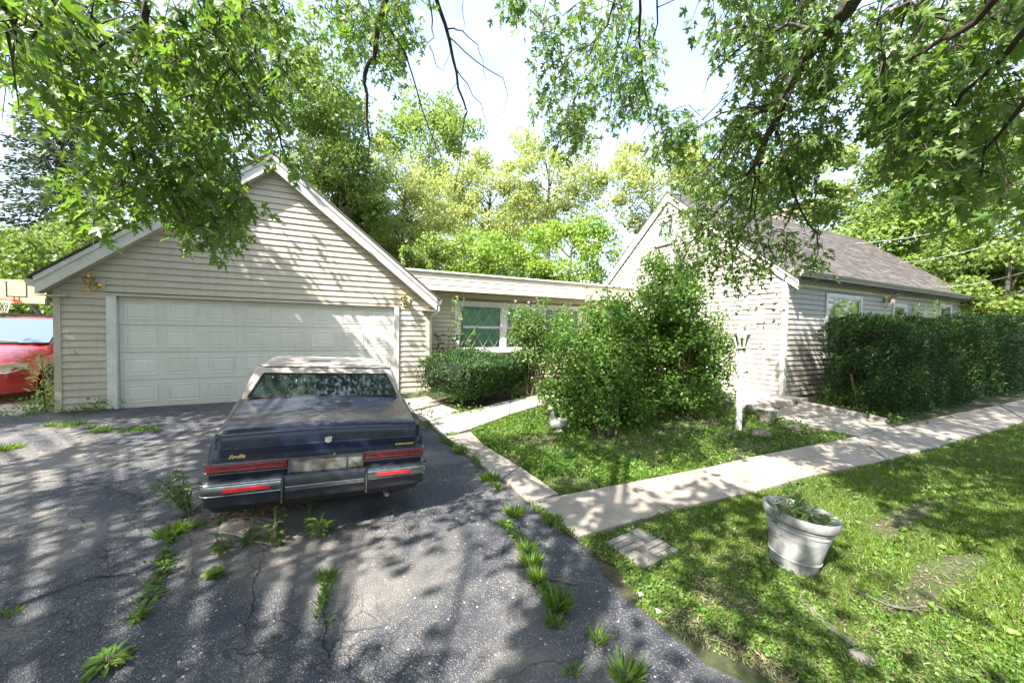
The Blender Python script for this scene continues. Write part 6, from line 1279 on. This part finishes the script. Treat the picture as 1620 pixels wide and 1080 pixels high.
# willowy weed by the left end of the bumper
wd_ = thing('willowy_weed', 'willowy pale weed standing at the left end of the sedan bumper', 'weed', G(300, 818), 'weeds beside the sedan'); b0 = G(300, 818); P_, A2 = [], []; b_ = MB()
for k in range(9):
    e_ = b0+Vector((random.uniform(-.26, .02), random.uniform(-.12, .12), random.uniform(.28, .55))); s_ = b0+Vector((random.uniform(-.04, .04), 0, 0)); b_.tube([s_, s_.lerp(e_, .6)+Vector((0, 0, .05)), e_], [.005, .004, .002], 4, False)
    for q_ in range(26): t_ = .25+.75*random.random(); P_.append(np.array(s_.lerp(e_, t_))+RNG.normal(size=3)*.012); A2.append([random.uniform(-1, 1), random.uniform(-1, 1), random.uniform(-.5, .5)])
obj('stem', b_.mesh('stem', M['stem']), wd_); leafobj('foliage', LANCE, np.array(P_), unit(np.array(A2)), rdir(len(P_), .8), RNG.uniform(.05, .10, len(P_)), M['sage'], wd_)
# weeds in the planter
pw = thing('potted_weeds', 'feathery grey green mugwort stems growing out of the tilted planter', 'plant', WM[pot.name] @ Vector((0, 0, .23))); PM = WM[pot.name]; b_ = MB(); P_, A2 = [], []
for sx_, sy_, ex_p, ey_p, ez_ in ((-.05, .02, -.09, .05, .52), (-.10, 0, -.235, .03, .40), (0, .03, .05, .04, .42), (.05, 0, .10, -.02, .34), (-.06, -.06, -.02, -.16, .33), (.02, -.05, .06, -.13, .34), (-.08, -.03, -.14, -.09, .34), (.08, .05, .15, .06, .32), (-.02, .02, -.05, .0, .44)):
    s_, e_ = PM @ Vector((sx_, sy_, .21)), PM @ Vector((ex_p*1.15, ey_p*1.15, ez_+.10)); b_.tube([s_, s_.lerp(e_, .5), e_], [.006, .004, .002], 5, False)
    for q_ in range(110): t_ = random.random(); P_.append(np.array(s_.lerp(e_, t_))+RNG.normal(size=3)*.016*(1.3-t_*.6)); A2.append([random.uniform(-1, 1), random.uniform(-1, 1), random.uniform(0, .9)])
obj('stem', b_.mesh('stem', M['stem']), pw); leafobj('foliage', LANCE, np.array(P_), unit(np.array(A2)), rdir(len(P_), .6), RNG.uniform(.035, .07, len(P_)), M['sage'], pw)

# ---- lawn and ground cover
def gsc(name, N, xr, yr, test, hfun, wfun, mat_, T=BLADE, lean=.45, label=None, cat='grass', lift=0):
    # density falls with distance from the camera: sample radius log-uniform
    a_ = RNG.uniform(math.radians(xr[0]), math.radians(xr[1]), N); r_ = np.exp(RNG.uniform(math.log(yr[0]), math.log(yr[1]), N)); x, y = r_*np.sin(a_), r_*np.cos(a_)
    k = test(x, y); x, y, r_ = x[k], y[k], r_[k]; n = len(x); P_ = np.stack([x, y, H(x, y)+lift], -1)
    up = np.stack([RNG.normal(size=n)*lean, RNG.normal(size=n)*lean, np.ones(n)], -1); h_ = hfun(x, y, n)*(1+.05*r_); w_ = wfun(n)*(.7+.12*r_)
    if T is BLADE: V, Fc = scatter(T, P_, unit(up), rdir(n), h_, w_*2)
    else:
        ax = rdir(n, .15); P_[:, 2] += RNG.random(n)*h_; V, Fc = scatter(T, P_, ax, rdir(n, 1.6), w_*(.85+.15*1))
    o = obj(name, fast_mesh(name, V, Fc, mat_)); o['kind'] = 'stuff'; tag(o, label, cat); return o
nearx = np.array([G(*p).x for p in NEAR]+[40]); neary = np.array([G(*p).y for p in NEAR]+[float(na.y)])
farx = np.array([G(*p).x for p in FAR]+[40]); fary = np.array([G(*p).y for p in FAR]+[float(fa.y)])
bcen = sum(bc, Vector())/4; brick_poly = [bcen+(c_-bcen)*.80 for c_ in bc]
def patch(x, y, s_, seed): return .6*vnoise(x+40, y+40, s_, seed)+.4*vnoise(x+40, y+40, s_*.4, seed+1)
potbase = G(1254, 893)
def on_lawn(x, y):
    k = (x > drive_edge(y)+.05*np.sin(y*7)+.04+.05*vnoise(x+9, y*3, .3, 77)) & (y < np.interp(x, nearx, neary)+.015+.03*np.sin(x*5)) & (y > -3.5) & (x < 26); k &= ~inpoly(x, y, brick_poly); k &= np.hypot(x-potbase.x, y-potbase.y) > .15; return k
def bare(x, y, thr, seed=50): return patch(x, y, .55, seed) > thr
def lawn_bare(x, y):
    e_ = x-drive_edge(y); q_ = patch(x, y, .5, 51)
    w_ = .9*patch(x, y, .16, 55)+.45; d1 = np.hypot((x-3.9)/.8, (y-1.0)/.10)*w_; d2 = np.hypot((x-5.0)/.8, (y-1.5)/.10)*w_; d3 = np.hypot((x-2.35)/.2, (y-1.55)/.25)*w_
    return (q_ < .17) | (d1 < .9) | (d2 < .8) | (d3 < .7) | ((e_ < .28) & (y < 1.6) & (q_ < .62))
gsc('lawn_grass', 430000, (30, 96), (1.35, 15), lambda x, y: on_lawn(x, y) & (~lawn_bare(x, y) | (RNG.random(len(x)) < .07)) & ((x-drive_edge(y) > .9+.8*patch(x, y, .7, 60)) | (RNG.random(len(x)) < .5)), lambda x, y, n: RNG.uniform(.018, .052, n), lambda n: RNG.uniform(.0022, .0042, n), M['grass'], label='mown lawn grass in front of the walkway', lean=.6)
gsc('ground_ivy', 120000, (30, 92), (1.35, 7), lambda x, y: on_lawn(x, y) & (~lawn_bare(x, y) | (RNG.random(len(x)) < .12)) & (x-drive_edge(y) < 2.1*patch(x, y, .6, 61)+.2), lambda x, y, n: RNG.uniform(.012, .045, n), lambda n: RNG.uniform(.008, .019, n), M['clover'], ROUND, label='creeping round-leaved ground ivy at the lawn edge', cat='ground cover')
gsc('lawn_weeds', 14000, (32, 94), (1.5, 12), lambda x, y: on_lawn(x, y) & ~lawn_bare(x, y) & (patch(x, y, .45, 63) > .52), lambda x, y, n: RNG.uniform(.02, .05, n), lambda n: RNG.uniform(.028, .05, n), M['weed'], OVATE, label='dandelion and plantain leaves scattered through the lawn', cat='ground cover')
stripx = lambda y: np.interp(y, [G(*p).y for p in STRIP_R], [G(*p).x for p in STRIP_R])
bedp = [G(*p) for p in ((884, 783), (822, 741), (768, 708), (745, 684), (806, 659), (850, 646), (915, 629), (980, 618), (1130, 620), (1182, 646), (1222, 660), (1290, 679), (1354, 693), (1208, 721), (1109, 744), (983, 769))]
bedp = [(p.x, p.y) for p in bedp]
def in_bed(x, y): return inpoly(x, y, bedp)
def bed_dirt(x, y): return (patch(x, y, .5, 70) < .37) | ((np.hypot(x-4.1, y-4.4) < .55) & (patch(x, y, .3, 71) < .6)) | ((np.hypot((x-6)/1.2, y-4.9) < .6) & (patch(x, y, .3, 71) < .62))
gsc('bed_grass', 260000, (15, 75), (3., 10), lambda x, y: in_bed(x, y) & ((~bed_dirt(x, y)) | (RNG.random(len(x)) < .1)) & ((x < 4.0+patch(x, y, .6, 72)) | (RNG.random(len(x)) < .22)), lambda x, y, n: RNG.uniform(.03, .075, n), lambda n: RNG.uniform(.0022, .0042, n), M['grassb'], label='longer grass growing in the front planting bed', lean=.7)
gsc('bed_weeds', 60000, (15, 75), (3., 10), lambda x, y: in_bed(x, y) & ((~bed_dirt(x, y)) | (RNG.random(len(x)) < .12)), lambda x, y, n: RNG.uniform(.03, .09, n), lambda n: RNG.uniform(.018, .038, n), M['weed'], OVATE, label='leafy weeds covering the front planting bed', cat='ground cover')
litt = lambda x, y: (in_bed(x, y) | (on_lawn(x, y) & (patch(x, y, .5, 51) < .5)))
gsc('leaf_litter', 16000, (15, 92), (1.4, 9), litt, lambda x, y, n: RNG.uniform(.002, .012, n), lambda n: RNG.uniform(.008, .022, n), M['litter'], QUAD, label='dead leaves and crumbs of bark strewn over bare soil', cat='litter')
# rear yard grass
gsc('yard_grass', 60000, (-46, 85), (9.4, 34), lambda x, y: (y > 9.3) & ~((x > -16) & (x < 2.2) & (y < 16)) & ~((x > 2) & (x < XH+.2) & (y < 15)) & ~((x > XH-.2) & (x < XE+.2) & (y > YH-.1) & (y < YB+.2)) | ((x > 2.1) & (x < XH) & (y > 8.3) & (y < 10.5)), lambda x, y, n: RNG.uniform(.04, .10, n), lambda n: RNG.uniform(.004, .008, n), M['grassb'], label='rough grass of the yards behind and between the buildings')
# grit, bark crumbs and twigs under the rear of the car
n_ = 1400; c_ = np.array(G(400, 812)); P_ = c_+np.stack([RNG.normal(size=n_)*.26, RNG.normal(size=n_)*.12, RNG.random(n_)*.015+.005], -1)
P_[:, 2] = H(P_[:, 0], P_[:, 1])+.026+RNG.random(n_)*.012
o = leafobj('debris', LANCE, P_, rdir(n_, 0)*np.array([1, 1, .2]), rdir(n_, 1.5), RNG.uniform(.012, .05, n_), M['litter']); tag(o, 'dead leaves and twigs heaped under the rear bumper of the sedan', 'litter')
n_ = 1500; a_ = RNG.uniform(-.75, .75, n_); r_ = np.exp(RNG.uniform(math.log(1.6), math.log(8), n_)); x, y = r_*np.sin(a_), r_*np.cos(a_); k = x < drive_edge(y)-.03; x, y = x[k], y[k]; P_ = np.stack([x, y, H(x, y)+.024], -1)
o = leafobj('grit', QUAD, P_, rdir(len(P_), 0)*np.array([1, 1, .1]), rdir(len(P_), 2), RNG.uniform(.004, .011, len(P_)), M['stone']); tag(o, 'loose pale grit scattered over the asphalt driveway', 'grit')

# scruffy growth following the cracks and edges of the asphalt
LNS = [[(330, 800), (285, 830), (262, 880), (250, 925), (232, 950)], [(262, 880), (235, 960), (215, 995)], [(800, 835), (838, 885), (852, 925), (884, 975), (900, 1010)], [(672, 668), (705, 700), (745, 722), (765, 750), (800, 790), (850, 810)], [(850, 810), (885, 838), (905, 850)], [(350, 860), (345, 915)],
       [(380, 862), (440, 868), (500, 855), (560, 830)], [(70, 676), (150, 680), (260, 684)], [(0, 660), (60, 656), (88, 652)], [(92, 652), (185, 650)], [(935, 1005), (960, 1030), (1005, 1078)], [(505, 985), (518, 925)], [(700, 660), (735, 652)]]
P_, K_ = [], []
for ln_ in LNS:
    g3 = [np.array(G(*p)) for p in ln_]
    for a_, b_ in zip(g3[:-1], g3[1:]):
        n_ = int(np.linalg.norm(b_-a_)*420); t_ = RNG.random(n_); q_ = a_+(b_-a_)*t_[:, None]; k_ = vnoise(q_[:, 0]+20, q_[:, 1]+20, .16, 31) > .52; q_ = q_[k_]; q_ = q_+RNG.normal(size=q_.shape)*np.array([.022, .022, 0]); P_.append(q_)
P_ = np.concatenate(P_); P_[:, 2] = H(P_[:, 0], P_[:, 1])+.024; h_ = RNG.random(len(P_)); isb = RNG.random(len(P_)) < .5
V1, F1 = scatter(BLADE, P_[isb], unit(np.stack([RNG.normal(size=isb.sum())*.6, RNG.normal(size=isb.sum())*.6, np.ones(isb.sum())], -1)), rdir(isb.sum()), RNG.uniform(.03, .11, isb.sum()), RNG.uniform(.006, .012, isb.sum()))
Q_ = P_[~isb]+np.stack([np.zeros((~isb).sum()), np.zeros((~isb).sum()), RNG.random((~isb).sum())*.05], -1); V2, F2 = scatter(OVATE, Q_, rdir(len(Q_), .2), rdir(len(Q_), 1.2), RNG.uniform(.014, .045, len(Q_)))
o = obj('crack_weeds', fast_mesh('crack_weeds', np.concatenate([V1, V2]), np.concatenate([F1, F2+len(V1)]), M['weed'])); o['kind'] = 'stuff'; tag(o, 'scruffy mixed weeds and grass sprouting along the driveway cracks and edges', 'weeds')

M['thatch'] = basic('dry_thatch', (.13, .115, .055), (.22, .19, .10), 25, .9, isl=.4)
def lying(n, xr, yr, test, lo, hi, mat_, name, label, wd=.0028):
    a_ = RNG.uniform(math.radians(xr[0]), math.radians(xr[1]), n); r_ = np.exp(RNG.uniform(math.log(yr[0]), math.log(yr[1]), n)); x, y = r_*np.sin(a_), r_*np.cos(a_); k = test(x, y); x, y = x[k], y[k]; n = len(x)
    P_ = np.stack([x, y, H(x, y)+.006+RNG.random(n)*.018], -1); V_, F_ = scatter(BLADE, P_, rdir(n)*np.array([1, 1, .25]), rdir(n, 2), RNG.uniform(lo, hi, n), np.full(n, wd*2))
    o = obj(name, fast_mesh(name, V_, F_, M[mat_])); o['kind'] = 'stuff'; tag(o, label, 'thatch')
lying(32000, (30, 94), (1.35, 9), lambda x, y: on_lawn(x, y), .02, .06, 'thatch', 'thatch', 'dry straw-coloured thatch lying in the mown lawn')
lying(14000, (15, 75), (3, 9), lambda x, y: in_bed(x, y), .02, .07, 'thatch', 'bed_thatch', 'dry stalks lying in the planting bed')
